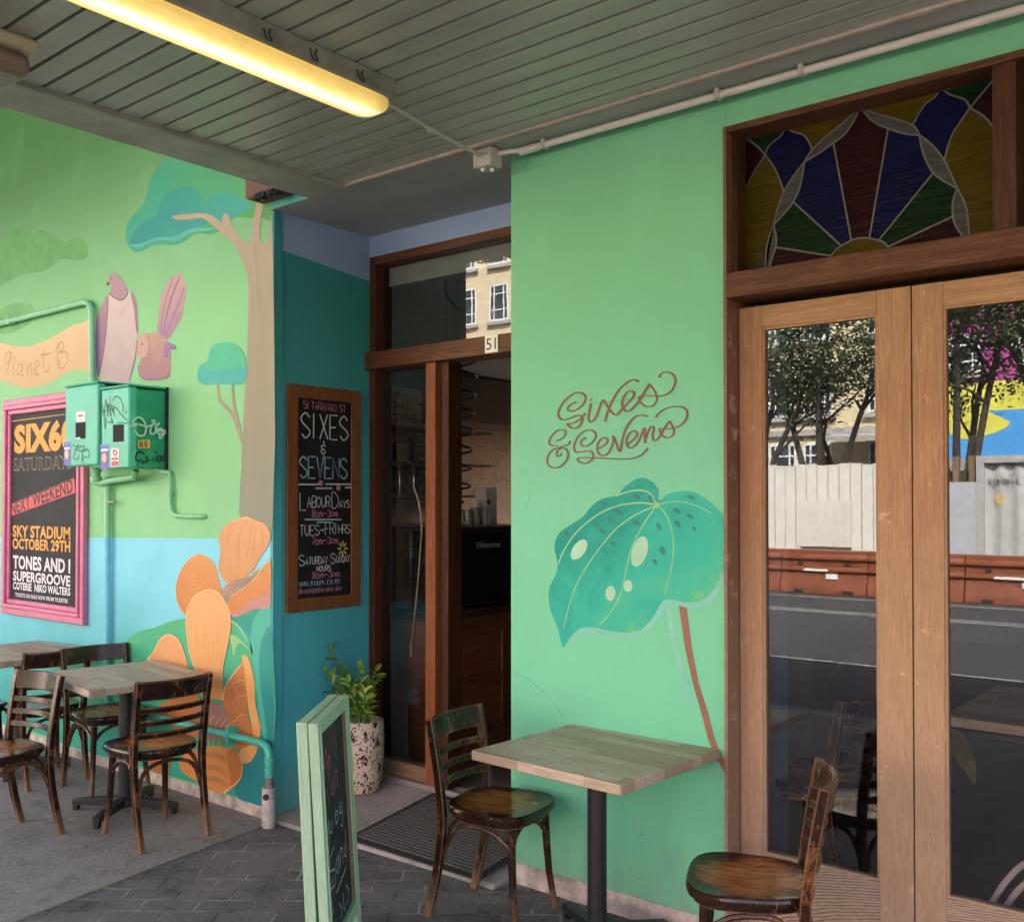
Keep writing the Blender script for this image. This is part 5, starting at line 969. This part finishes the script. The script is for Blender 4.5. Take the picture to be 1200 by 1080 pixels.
# ================================================================== A-BOARD, POT, MAT
AB = thing('sandwich_board', 'pale green framed chalk sandwich board standing folded in the foreground', 'sign', (-2.95, 2.45, 0))
T0, T1 = Vector((-2.80, 2.235, .925)), Vector((-3.115, 2.652, .925)); dv = (T1 - T0).normalized(); nv = Vector((-dv.y, dv.x, 0)) * -1
if nv.x < 0: nv = -nv
MGR = wood('flaking_green_frame_paint', (.36, .55, .33), (.44, .62, .40), 2, .5, 8, (.20, .26, .14), .72)
def panel(off, lean, frame_name, face=True, sgn=1):
    # board plane: along dv and from the top down, leaning outwards at the foot
    dn = (Vector((0, 0, -1)) + nv * lean).normalized(); out = nv * sgn; nn = dv.cross(dn); nn = nn if nn.dot(out) > 0 else -nn
    O = T0 + nv * off; H = .925 / -dn.z - .002; L = (T1 - T0).length; w = .05; th = .036; b = MB()
    def slab(u0, u1, v0, v1, h0, h1): b.hexa([O + dv * u + dn * v + nn * h for h in (h0, h1) for u, v in ((u0, v0), (u1, v0), (u1, v1), (u0, v1))])
    slab(0, w, 0, H, -th, 0); slab(L - w, L, 0, H, -th, 0); slab(w, L - w, 0, w, -th, 0); slab(w, L - w, H - .12, H - .07, -th, 0)
    slab(.012, .030, .0, H, 0, .006); slab(L - .030, L - .012, 0, H, 0, .006)
    b.build(frame_name, MGR, AB, bevel=.003)
    b = MB(); slab(w - .004, w + .012, w, H - .12, -.022, -.004); slab(L - w - .012, L - w + .004, w, H - .12, -.022, -.004); b.build('inner_bead', wood('bare_bead', (.22, .13, .06), (.36, .23, .12), 2, .6), AB)
    b = MB(); slab(w - .005, L - w + .005, w - .005, H - .11, -.024, -.016); b.build('slate', plain('board_slate', (.022, .024, .024), .6, 0, .4, 6), AB)
    if face:
        f = Flat(O + nn * -.016, dv, -dn, nn); c = lambda u, v: (u, -v)
        def scr(s_, m, w_=.006): f.rib([c(float(a.split(',')[0]), float(a.split(',')[1])) for a in s_.split()], w_, .0012, m, 4)
        # as read from left (near edge) to right
        for s_ in ('.10,.22 .16,.12 .17,.24 .20,.16 .22,.22', '.12,.19 .22,.17', '.28,.11 .29,.16 .30,.20', '.33,.10 .33,.20 .33,.215', '.20,.30 .24,.27 .25,.31 .21,.31 .20,.28', '.27,.31 .27,.25 .31,.25 .31,.31', '.13,.26 .16,.31 .14,.34'): scr(s_, 0)
        for s_ in ('.09,.38 .11,.43 .14,.38 .12,.49 .09,.47', '.18,.40 .15,.42 .18,.44 .20,.40', '.25,.37 .25,.43 .29,.42 .28,.39 .25,.40', '.32,.37 .32,.42', '.35,.38 .33,.41 .36,.42 .37,.38 .36,.47 .33,.46', '.09,.75 .10,.82 .12,.75', '.14,.74 .14,.80', '.17,.75 .16,.78 .19,.80 .17,.82', '.23,.72 .27,.76 .24,.79', '.30,.71 .31,.78 .35,.76', '.36,.70 .40,.74 .37,.78', '.10,.62 .16,.60'): scr(s_, 1)
        for s_ in ('.20,.50 .12,.52 .12,.56 .19,.58 .18,.63 .09,.62', '.24,.55 .21,.58 .24,.61 .26,.55 .27,.61', '.29,.61 .29,.55 .33,.55 .33,.61', '.40,.50 .40,.60 .36,.58 .39,.55', '.20,.67 .38,.64', '.12,.66 .11,.72 .14,.70'): scr(s_, 2)
        f.build('chalk_lettering', [plain('pink_board_chalk', (.46, .12, .17), .9), plain('pale_blue_board_chalk', (.26, .40, .46), .9), plain('white_board_chalk', (.42, .44, .42), .9)], AB)
panel(.076, .060, 'front_frame', True, 1); panel(.001, .050, 'rear_frame', False, -1)

PTX, PTY, PTZ = -4.178, 3.80, .092
PT_ = thing('potted_plant', 'green leafy plant in a tall pitted stone pot beside the entrance', 'plant', (PTX, PTY, PTZ))
b = MB(); b.lathe([(.080, 0), (.094, .012), (.108, .08), (.118, .18), (.121, .28), (.119, .36), (.115, .395), (.103, .40), (.099, .385), (.098, .34)], (PTX, PTY, PTZ - .006), 32)
b.build('pot', M['pot'], PT_)
b = MB(); b.lathe([(.097, 0), (.097, .006)], (PTX, PTY, PTZ + .34), 20); b.build('soil', plain('potting_soil', (.03, .02, .013), .95), PT_)
stems = []; lv = MB(); sm = MB(); rnd = random.Random(3)
for k, (ax, ay, L_) in enumerate(((-.10, -.12, .38), (.02, -.08, .30), (.10, .03, .28), (.06, -.11, .24), (-.10, -.02, .26), (-.05, -.15, .22), (.09, -.08, .20), (-.13, -.14, .18), (.03, .08, .24), (-.02, -.03, .22), (-.08, -.17, .28))):
    base = Vector((PTX + rnd.uniform(-.04, .04), PTY + rnd.uniform(-.04, .04), PTZ + .34)); pts = []
    for i in range(9):
        t = i / 8; pts.append(base + Vector((ax * t ** 1.4, ay * t ** 1.4, L_ * 1.15 * t)))
    sm.tube(pts, .006, 6, r2=.003)
    for i in range(2, 9):
        p = pts[i]; d = (pts[i] - pts[i - 1]).normalized()
        for s in (-1, 1):
            side = d.cross(Vector((rnd.uniform(-1, 1), rnd.uniform(-1, 1), .2))).normalized() * s
            l = rnd.uniform(.055, .085) * (1.0 if i < 8 else .8); wv = l * .24; ax_ = (side * .75 + d * .65 + Vector((0, 0, rnd.uniform(-.1, .2)))).normalized(); sd_ = ax_.cross(d).normalized(); up_ = sd_.cross(ax_)
            P_ = [p, p + ax_ * l * .35 + sd_ * wv + up_ * .006, p + ax_ * l * .35 - up_ * .004, p + ax_ * l * .35 - sd_ * wv + up_ * .006, p + ax_ * l * .7 + sd_ * wv * .75 + up_ * .003, p + ax_ * l * .7 - up_ * .008, p + ax_ * l * .7 - sd_ * wv * .75 + up_ * .003, p + ax_ * l - up_ * .014]
            n = lv.addv(P_)
            for q_ in ((0, 2, 1), (0, 3, 2), (1, 2, 5, 4), (2, 3, 6, 5), (4, 5, 7), (5, 6, 7)): lv.face([n + j for j in q_], 0, True)
sm.build('stem', plain('green_stem', (.10, .20, .04), .6), PT_); lv.build('foliage', M['leaf'], PT_)

DM = thing('doormat', 'dark grey ribbed doormat with a black border at the entrance', 'mat', (-3.33, 3.65, .06))
def rz_(y): return .022 + (y - 3.32) / .78 * .103 + .004
b = MB(); X0, X1, Y0, Y1 = -3.775, -2.90, 3.325, 3.945
def rampbox(x0, x1, y0, y1, h0, h1): b.hexa([(x0, y0, rz_(y0) + h0), (x1, y0, rz_(y0) + h0), (x1, y1, rz_(y1) + h0), (x0, y1, rz_(y1) + h0), (x0, y0, rz_(y0) + h1), (x1, y0, rz_(y0) + h1), (x1, y1, rz_(y1) + h1), (x0, y1, rz_(y1) + h1)])
rampbox(X0, X1, Y0, Y0 + .035, .001, .007); rampbox(X0, X1, Y1 - .035, Y1, .001, .007); rampbox(X0, X0 + .035, Y0 + .035, Y1 - .035, .001, .007); rampbox(X1 - .035, X1, Y0 + .035, Y1 - .035, .001, .007); b.build('border', M['rubber'], DM)
b = MB(); rampbox(X0 + .035, X1 - .035, Y0 + .035, Y1 - .035, .001, .010); b.build('carpet', M['mat'], DM)

# ================================================================== INSIDE THE CAFE
CO = thing('service_counter', 'dark brown panelled counter inside the entrance', 'counter', (-4.5, 5.3, .12))
b = MB(); b.box(-4.95, -4.19, 4.35, 7.2, .12, .98); b.build('carcass', M['brown_panel'], CO)
b = MB()
for y in (4.40, 5.15, 5.9, 6.65):
    for p in ((y, y + .06, .2, .94), (y + .62, y + .68, .2, .94), (y + .06, y + .62, .2, .28), (y + .06, y + .62, .86, .94), (y + .06, y + .62, .54, .60)): b.box(-4.1895, -4.175, p[0], p[1], p[2], p[3])
b.build('panel_moulding', wood('counter_moulding', (.14, .045, .02), (.27, .10, .045), 1, .35), CO, bevel=.004)
b = MB(); b.box(-5.0, -4.15, 4.3, 7.25, .9805, 1.02); b.build('countertop', wood('counter_top', (.05, .02, .012), (.10, .045, .025), 1, .3), CO, bevel=.004)
EM = thing('espresso_machine', 'black espresso machine back panel on the counter in the doorway', 'coffee machine', (-4.4, 4.95, 1.02))
b = MB(); b.box(-4.8, -4.20, 4.55, 5.55, 1.05, 1.50); b.build('body', plain('black_gloss_panel', (.010, .013, .015), .25), EM, bevel=.015)
b = MB(); b.box(-4.78, -4.24, 4.6, 5.5, 1.022, 1.05); b.box(-4.80, -4.185, 4.53, 5.57, 1.5005, 1.54); b.build('tray', plain('dark_brown_tray', (.03, .018, .014), .3), EM, bevel=.006)
b = MB(); b.tube([(-4.19, 4.6, 1.055), (-4.185, 4.95, 1.055), (-4.182, 5.0, 1.07)], .006, 6); b.build('chrome_bar', plain('chrome', (.6, .6, .6), .2, 1), EM)
f = Flat((-4.20, 0, 0), (0, 1, 0), (0, 0, 1), (1, 0, 0)); f.text('Vibiemme', 4.78, 5.02, 1.405, 1.445, .002, 0, 0, 0, 0, .25); f.build('lettering', plain('silver_script', (.5, .5, .46), .4), EM)
for k, (y, h, w_) in enumerate(((4.86, .075, .033), (4.985, .11, .036), (5.06, .125, .036), (5.16, .115, .036))):
    o_ = thing('drinking_glass', ('small squat glass on the espresso machine', 'taller ribbed glass on the espresso machine', 'glass jar with a white lid on the espresso machine', 'glass beside the white paper bag on the machine')[k], 'glass', (-4.45, y, 1.54), 0, 'glassware on the espresso machine')
    b = MB(); b.lathe([(w_ * .85, .001), (w_, .02), (w_ * .97, h * .5), (w_, h), (w_ * .86, h), (w_ * .85, .012)], (-4.45, y, 1.54), 14); b.build('bowl', plain('cloudy_glass', (.30, .31, .29), .12, 0, .5, 40), o_)
    if k == 2: b = MB(); b.lathe([(.03, h), (.033, h + .005), (.033, h + .04), (.028, h + .045)], (-4.45, y, 1.541), 14); b.build('lid', M['white'], o_)
PB = thing('paper_bag', 'white coffee bag with a red mark at the doorway edge', 'bag', (-4.5, 5.22, 1.54)); b = MB(); b.box(-4.55, -4.45, 5.17, 5.30, 1.541, 1.80); b.build('bag', M['white'], PB, bevel=.01)
f = Flat((-4.45, 0, 0), (0, 1, 0), (0, 0, 1), (1, 0, 0)); f.ell(5.20, 1.70, .02, .02, 0, .002); f.build('logo', STK[3], PB)
LO = thing('bread_loaf', 'pale rounded loaf lying on the counter behind the mullion', 'bread', (-4.45, 4.5, 1.54)); b = MB()
for_ = []
b.lathe([(.0001 + .001, 0), (.09, .002), (.125, .03), (.12, .07), (.085, .10), (.03, .112)], (0, 0, 0), 18); o_ = b.build('crust', plain('pale_crust', (.55, .42, .26), .8), LO); o_.matrix_parent_inverse = Matrix(); o_.scale = (1, 1.5, 1); LO.location = (-4.5, 4.58, 1.541)
b = MB(); b.box(-4.62, -4.38, 4.38, 4.52, 1.021, 1.02 + .51); tag(b.build('coffee_grinder', plain('dark_grinder', (.03, .028, .026), .4), bevel=.02), 'dark coffee grinder standing behind the sidelight glass', 'grinder')
CL = thing('spiral_lamp', 'black wire spiral hanging from the ceiling behind the mullion', 'lamp', (-4.19, 4.5, 2.1)); pts = []
for i in range(8 * 20 + 1):
    t = i / 160; a = 2 * math.pi * i / 20; r_ = .19 * (1 - .25 * t); pts.append((-4.12 + r_ * math.cos(a), 4.42 + r_ * math.sin(a), 2.58 - .88 * t))
b = MB(); b.tube(pts, .0075, 6); b.build('coil', M['black'], CL); b = MB(); b.tube([(-4.12, 4.42, 2.58), (-4.12, 4.42, 2.98)], .003, 6); b.build('cord', M['black'], CL)
HP = thing('hooked_pole', 'pale hooked pole leaning inside the sidelight', 'pole', (-4.1, 4.25, .12)); b = MB(); P_ = [on(1, 4.22, *p) for p in ((486, 572), (491, 590), (494, 615), (493, 640), (489, 690), (484, 740))]; P_.append(on(1, 4.24, 482, 757)); b.tube(crom(P_, 4), .0055, 8); b.tube([P_[-1], P_[-1] + Vector((0, 0, -.06))], .009, 8); b.build('shaft', plain('pale_brass', (.40, .31, .18), .4, .3), HP)
# shelving with jars, boxes and a letter board along the brown wall, seen through the sidelight
SU = thing('wall_shelf', 'brown wall shelf seen through the sidelight glass', 'shelf', (-6, 5.2, 1.9)); b = MB()
for z in (1.76, 2.04, 2.34): b.box(-6.35, -5.95, 5.3, 7.0, z - .02, z)
b.box(-6.37, -6.35, 5.3, 7.0, .8, 2.7); b.build('board', wood('shelf_board', (.10, .045, .022), (.18, .085, .045), 1, .6), SU)
for k in range(5):
    y = 5.55 + k * .17; o_ = thing('storage_jar', 'clear glass storage jar in the row on the lowest shelf', 'jar', (-6.1, y, 1.76), 0, 'storage jars on the shelf'); b = MB(); b.lathe([(.055, 0), (.06, .02), (.06, .19), (.05, .21)], (-6.1, y, 1.761), 14); b.build('bowl', plain('jar_glass', (.25, .26, .25), .15, 0, .6, 25), o_); b = MB(); b.lathe([(.055, 0), (.055, .03)], (-6.1, y, 1.972), 14); b.build('lid', M['dark'], o_)
for k in range(6):
    y = 5.45 + k * .2; o_ = MB(); o_.box(-6.25, -6.02, y, y + .15, 2.041, 2.20 + .03 * (k % 2)); tag(o_.build('shelf_box', plain('cardboard_%d' % k, ((.22, .13, .07), (.07, .06, .05), (.30, .28, .24))[k % 3], .8), bevel=.004), ('brown carton', 'dark carton', 'pale carton')[k % 3] + ' on the middle shelf behind the sidelight', 'box', 'cartons on the shelf')
LB = thing('letter_board', 'white letter board about coffee propped on the top shelf', 'sign', (-6.1, 4.9, 2.33)); b = MB(); b.box(-6.12, -6.09, 5.62, 6.22, 2.341, 2.68); b.build('panel', plain('letter_panel', (.6, .6, .56), .7), LB)
f = Flat((-6.09, 0, 0), (0, 1, 0), (0, 0, 1), (1, 0, 0))
for k, (t_, u) in enumerate((('DRINK', 5.66), ('WORKS', 5.74), ('COFFEE', 5.84))): f.text(t_, u, u + .32, 2.585 - k * .10, 2.65 - k * .10, .002)
f.build('lettering', M['dark'], LB)
f = Flat((-7.25, 0, 0), (0, 1, 0), (0, 0, 1), (1, 0, 0)); rnd = random.Random(11)
WN = thing('wall_writing', 'dark handwriting on the brown wall seen through the doorway', 'mural', (-7.25, 7, 1.8))
for r_ in range(6):
    u = 6.6 + rnd.uniform(0, .3)
    while u < 8.6:
        n = rnd.randint(3, 6); f.rib([(u + .05 * j, 2.3 - .17 * r_ + rnd.uniform(-.05, .06)) for j in range(n)], .007, .003, 0, 3); u += .05 * n + .1
f.build('lettering', plain('brown_ink', (.07, .04, .025), .8), WN)
IT = make_table('brown wooden table inside the right glazed door', (-.76, 4.47, .12), 0, .78, .84); IT['group'] = 'tables inside the cafe'
IT.children[0].data.materials[0] = wood('dark_brown_tabletop', (.24, .13, .075), (.40, .23, .14), 0, .4)
GT = thing('water_bottle', 'clear glass bottle with a white cap on the inside table', 'bottle', (-.66, 4.2, .872)); b = MB(); b.lathe([(.035, .001), (.038, .01), (.038, .10), (.022, .13), (.02, .15)], (-.70, 4.16, .872), 14); b.build('body', plain('bottle_glass', (.30, .30, .30), .1, 0, .7, 30), GT); b = MB(); b.lathe([(.026, 0), (.028, .02), (.022, .04)], (-.70, 4.16, 1.022), 10); b.build('cap', M['white'], GT)
IP = thing('indoor_plant', 'large leafed plant standing behind the left door glass', 'plant', (-1.3, 4.6, .12)); b = MB(); b.lathe([(.10, 0), (.13, .2), (.14, .28), (.12, .28)], (-1.42, 4.7, .121), 18); b.build('pot', plain('dark_pot', (.05, .05, .05), .7), IP)
lv = MB(); sm = MB()
for (dx, dy, z, l, wv, hang) in ((-.02, -.34, .98, .30, .07, -.18), (-.28, -.1, 1.02, .25, .10, -.05), (-.15, .1, 1.15, .25, .09, .05), (.15, .12, .85, .26, .08, -.05), (-.3, -.2, .75, .22, .07, -.1), (.2, -.15, .7, .2, .06, -.1)):
    p0 = Vector((-1.42, 4.7, .4)); p1 = Vector((-1.42 + dx * .6, 4.7 + dy * .6, z)); sm.tube(crom([p0, (p0 + p1) / 2 + Vector((0, 0, .12)), p1], 4), .006, 6)
    d = Vector((dx, dy, hang)).normalized(); sd_ = d.cross(Vector((0, 0, 1))).normalized(); rows = []
    for i in range(9):
        t = i / 8; ww = wv * math.sin(math.pi * min(.97, t * .93 + .06)) ** .8; c_ = p1 + d * l * t + Vector((0, 0, -.12 * t * t)); rows.append(lv.addv([c_ - sd_ * ww + Vector((0, 0, .015)), c_, c_ + sd_ * ww + Vector((0, 0, .015))]))
    for a_, c_ in zip(rows, rows[1:]):
        for j in range(2): lv.face([a_ + j, a_ + j + 1, c_ + j + 1, c_ + j], 0, True)
sm.build('stem', plain('dim_stem', (.12, .16, .05), .6), IP); lv.build('leaf', m_leaf('yellowing_leaf', (.10, .14, .02), (.34, .26, .05)), IP)
WH = thing('white_chair_arm', 'pale curved tubes just inside the right door glass', 'chair', (-.72, 3.75, .12)); WH.name = 'white_tube_chair'
b = MB()
for dz, dx in ((0, 0), (-.055, .04)): b.tube(crom([on(1, 3.70, x + dx * 200, y - dz * 330) for x, y in ((1157, 1066), (1170, 1045), (1186, 1024), (1205, 1010), (1240, 1004), (1300, 1030))] + [Vector((-.36, 3.72 + dx, .121))], 4), .011, 8)
b.tube([on(1, 3.70, 1157, 1066), Vector((-.80, 3.70, .121))], .011, 8); b.build('tube', plain('pale_enamel_tube', (.55, .50, .50), .4), WH)

# ================================================================== ACROSS THE STREET (seen in the door glass)
def barrier(x, label, dz):
    T = thing('road_barrier', label, 'barrier', (x, -12.2, -.12), 0, 'orange barriers along the far side of the road', local=True); return T
MO = plain('orange_barrier_plastic', (.21, .062, .026), .5, 0, .25, 6); BL = 1.76
first = None
for k in range(14):
    x = -15.6 + k * BL
    if first is None:
        T = thing('road_barrier', 'orange plastic barrier in the row across the road', 'barrier', (x, -12.2, -.12), 0, 'orange barriers along the far side of the road', local=True)
        b = MB(); prof = [(-.25, 0), (.25, 0), (.25, .20), (.19, .30), (.19, .43), (.235, .45), (.235, .50), (.16, .52), (.16, .66), (.21, .68), (.21, .74), (.15, .77), (.15, .86), (-.15, .86), (-.15, .77), (-.25, .3)]
        n0 = b.addv([(0.01, y, z) for y, z in prof]); n1 = b.addv([(BL - .01, y, z) for y, z in prof]); n = len(prof)
        for j in range(n): b.face([n0 + j, n0 + (j + 1) % n, n1 + (j + 1) % n, n1 + j])
        b.face([n0 + j for j in range(n)][::-1]); b.face([n1 + j for j in range(n)]); b.build('body', MO, T, bevel=.01)
        b = MB(); b.box(.5, 1.0, .2355, .24, .452, .498); b.box(.95, 1.18, .195, .225, .305, .40); b.build('reflector', M['white'], T)
        b = MB(); b.box(.35, .45, .161, .175, .56, .62); b.box(1.3, 1.42, .161, .175, .56, .62); b.box(.3, .5, .251, .256, .02, .08); b.box(1.3, 1.5, .251, .256, .02, .08); b.build('slot', M['dark'], T); first = T
    else: T = copy_tree(first); T.location = (x, -12.2, -.12)
SH = thing('site_hoarding', 'cream ribbed site hoarding behind the orange barriers', 'fence', (-10, -13.5, 0)); b = MB(); b.box(-24, -6.25, -13.62, -13.60, 0, 2.49, 1)
x = -24.0
while x < -6.4: b.box(x, x + .222, -13.5995, -13.52, 0, 2.5 + .02 * math.sin(x * 7)); x += .24
b.build('panel', [plain('cream_hoarding_paint', (.66, .64, .57), .6, 0, .06, 2), M['dark']], SH)
b = MB(); b.box(-8.75, -7.65, -13.51, -13.46, .75, 1.75); b.build('notice_panel', plain('cream_notice', (.64, .61, .53), .6), SH)
WP = MB(); WP.box(-5.68, -5.20, -13.45, -13.40, 0, 2.09); tag(WP.build('site_screen', plain('pale_grey_sheet', (.40, .42, .46), .6)), 'plain white panel between the hoarding and the container', 'screen')
TF = thing('timber_fence', 'brown timber post fence behind the white panel', 'fence', (-6, -13.7, 0)); b = MB(); b.box(-6.2, -5.1, -13.72, -13.66, .3, 2.3); b.build('boards', M['bark'], TF); b = MB()
for x in (-5.66, -5.36): b.box(x, x + .12, -13.655, -13.55, 0, 2.6)
b.build('post', wood('post_timber', (.16, .10, .06), (.26, .17, .10), 2, .8), TF)
SC = thing('shipping_container', 'grey corrugated shipping container across the road', 'container', (-2, -14.6, 0)); b = MB(); x = -5.05; pts = [(-5.1, -13.5)]
while x < .6: pts += [(x, -13.52), (x + .07, -13.57), (x + .17, -13.57), (x + .24, -13.52)]; x += .31
n0 = b.addv([(p[0], p[1], .15) for p in pts]); n1 = b.addv([(p[0], p[1], 2.45) for p in pts])
for j in range(len(pts) - 1): b.face([n0 + j, n0 + j + 1, n1 + j + 1, n1 + j])
b.box(-5.15, .8, -15.9, -13.6, .1, 2.5); b.build('corrugated_side', plain('grey_container_paint', (.42, .42, .41), .5, 0, .15, 3), SC)
b = MB(); b.box(-5.2, .8, -13.6, -13.45, 2.45, 2.59); b.box(-5.2, .8, -13.6, -13.45, .0, .15); b.box(-5.2, -5.06, -13.6, -13.45, .15, 2.45); b.build('rail', plain('grey_container_rail', (.38, .38, .37), .5), SC)
f = Flat((0, -13.519, 0), (-1, 0, 0), (0, 0, 1), (0, 1, 0)); f.text('3180425', 4.45, 5.0, 2.03, 2.15, .004); f.text('C', 4.22, 4.30, 2.03, 2.15, .004); f.build('lettering', M['dark'], SC)
f = Flat((0, -13.519, 0), (-1, 0, 0), (0, 0, 1), (0, 1, 0)); f.rect(4.74, 4.87, 1.68, 1.83, .004); f.build('placard', STK[4], SC)

BB = thing('cream_building', 'sunlit cream building with paired white windows across the street', 'building', (-22, -26, 0))
b = MB(); b.box(-46, -9.6, -34, -24, 0, 15); b.build('wall', M['cream_paint'], BB)
MF = plain('white_sash', (.74, .75, .76), .5); GW = plain('dark_window_pane', (.05, .055, .06), .12, 0, .6, 1.5); SILL = plain('grey_sill', (.36, .35, .33), .7)
def win(par, x, z, w_, h_):
    b = MB(); y = -24; fr = .07
    b.box(x, x + w_, y + .01, y + .06, z, z + fr); b.box(x, x + w_, y + .01, y + .06, z + h_ - fr, z + h_); b.box(x, x + fr, y + .01, y + .06, z + fr, z + h_ - fr); b.box(x + w_ - fr, x + w_, y + .01, y + .06, z + fr, z + h_ - fr)
    b.box(x + w_ * .22, x + w_ * .22 + .05, y + .012, y + .055, z + fr, z + h_ - fr); b.box(x + w_ * .78 - .05, x + w_ * .78, y + .012, y + .055, z + fr, z + h_ - fr); b.box(x + fr, x + w_ - fr, y + .013, y + .054, z + h_ * .72, z + h_ * .72 + .05); b.box(x + fr, x + w_ - fr, y + .013, y + .054, z + h_ * .28, z + h_ * .28 + .05)
    fo = b.build('window', MF, par)
    b = MB(); b.box(x + fr, x + w_ - fr, y + .001, y + .02, z + fr, z + h_ - fr); b.build('pane', GW, fo); b = MB(); b.box(x - .12, x + w_ + .12, y + .001, y + .16, z - .16, z - .02); b.build('sill', SILL, fo)
for zi, (z, h_) in enumerate(((2.1, 1.5), (4.5, 1.35), (6.95, 1.55), (9.35, 1.55), (11.75, 1.55))):
    for x in ((-29.2, -27.4, -22.6, -20.8, -16, -14.3, -13.1, -11) if zi < 4 else (-29.2, -27.4)): win(BB, x, z, 1.02 if x < -16 else .95, h_)
b = MB(); b.box(-46, -9.6, -23.99, -23.85, 3.85, 4.05); b.build('string_course', SILL, BB)
SA = thing('street_awning', 'grey lean-to awning on struts in front of the cream building', 'awning', (-12, -23, 3.2)); b = MB(); b.hexa([(-12.1, -23.8, 3.75), (-10, -23.8, 3.75), (-10, -22.8, 3.6), (-12.1, -22.8, 3.6), (-12.1, -23.8, 3.85), (-10, -23.8, 3.85), (-10, -22.8, 3.7), (-12.1, -22.8, 3.7)]); b.build('roof', M['soffit'], SA)
b = MB()
for x in (-12.0, -10.2): b.bar((x, -23.9, 2.4), (x, -22.9, 3.6), .10, .10)
b.build('strut', M['bark'], SA)
MBD = thing('colourful_building', 'building painted with pink, yellow and blue blocks across the street', 'building', (-1, -26, 0)); b = MB(); b.box(-9.4, 12, -33, -24, 0, 12); b.build('wall', plain('pale_block_wall', (.55, .55, .5), .8), MBD)
f = Flat((0, -24, 0), (-1, 0, 0), (0, 0, 1), (0, 1, 0)); rnd = random.Random(5)
for u0, u1, v0, v1, m in ((-11, 9.3, 5.2, 11, 0), (-11, 9.3, 4.35, 5.2, 1), (2, 9.0, 3.0, 4.35, 2), (-11, 2, 3.0, 4.35, 1), (4, 9.3, 0, 2.6, 2)): f.rect(u0, u1, v0, v1, .01, m)
for u, v, m in ((7.9, 4.0, 1), (5.2, 4.0, 1), (4.6, 5.4, 1), (6.6, 6.4, 3), (7.4, 7.8, 3), (3.6, 8.6, 3), (8.4, 1.5, 3), (6.4, 2.0, 3)):
    f.poly([(u + rnd.uniform(.4, 1.0) * math.cos(a), v + rnd.uniform(.3, .8) * math.sin(a)) for a in [i * math.pi / 4 for i in range(8)]], .015, m, 2)
f.build('painted_block', [plain('magenta_paint', (.42, .06, .28), .7), plain('yellow_paint', (.62, .60, .08), .7), plain('blue_paint', (.06, .30, .66), .7), plain('white_mural_paint', (.7, .7, .68), .7)], MBD)
for x in (-8.6, -6.6, -4.4):
    for z in (5.5, 7.9): win(MBD, x, z, .9, 1.1)
b = MB(); b.box(-9.4, 12, -23.98, -22.9, 2.6, 2.95); b.build('verandah', SILL, MBD)

def tree(x, y, h, seed, label):
    T = thing('street_tree', label, 'tree', (x, y, 0), 0, 'dark leafy trees across the road', local=True); rn = random.Random(seed); tr = MB(); tips = []
    nl = rn.randint(4, 5)
    for k in range(nl):
        a = 2 * math.pi * k / nl + rn.uniform(-.4, .4); sp = rn.uniform(.9, 1.7); top_ = Vector((sp * math.cos(a), sp * math.sin(a) * .7, h * rn.uniform(.60, .76)))
        p0 = Vector((.12 * math.cos(a), .12 * math.sin(a), -.05)); mid = Vector((sp * .32 * math.cos(a), sp * .3 * math.sin(a), h * .28)); pts = crom([p0, mid, top_ * .72 + Vector((0, 0, h * .05)), top_], 5); tr.tube(pts, .115, 8, r2=.05)
        for j in range(4):
            b0 = pts[rn.randint(8, len(pts) - 1)]; e = b0 + Vector((rn.uniform(-1, 1), rn.uniform(-.9, .9), rn.uniform(.3, 1.2))) * 1.15; m_ = (b0 + e) / 2 + Vector((rn.uniform(-.2, .2), rn.uniform(-.2, .2), .1)); tr.tube(crom([b0, m_, e], 4), .045, 6, r2=.015); tips += [e, m_ + Vector((0, 0, .3))]
        tips.append(top_)
    tr.build('trunk', M['bark'], T); lv = MB()
    for tp in tips:
        for _ in range(3):
            c_ = tp + Vector((rn.gauss(0, .45), rn.gauss(0, .4), rn.gauss(.5, .35)))
            for i in range(64):
                p = c_ + Vector((rn.gauss(0, .27), rn.gauss(0, .27), rn.gauss(0, .19))); d = Vector((rn.uniform(-1, 1), rn.uniform(-1, 1), rn.uniform(-.4, .8))).normalized(); s_ = d.cross(Vector((rn.uniform(-1, 1), rn.uniform(-1, 1), 1))).normalized(); l = rn.uniform(.09, .16)
                n = lv.addv([p, p + d * l * .5 + s_ * l * .3, p + d * l, p + d * l * .5 - s_ * l * .3]); lv.face([n, n + 1, n + 2, n + 3])
    lv.build('crown', M['leaf_tree'], T); return T
for (x, y, h, sd_, lab) in ((-12.0, -17.5, 6.9, 1, 'leafy tree left in the door reflection, in front of the cream building'), (-10.0, -17.8, 7.2, 2, 'leafy tree right of the lamp in front of the cream building'), (-6.6, -17.4, 7.4, 3, 'dark tree before the colourful building behind the container'), (-4.4, -18.0, 7.6, 4, 'tree over the container at the right edge of the reflection'), (-15.2, -17.6, 7.0, 5, 'tree farthest left behind the hoarding')): tree(x, y, h, sd_, lab)

for o in list(bpy.data.objects):
    if '_local' in o: del o['_local']
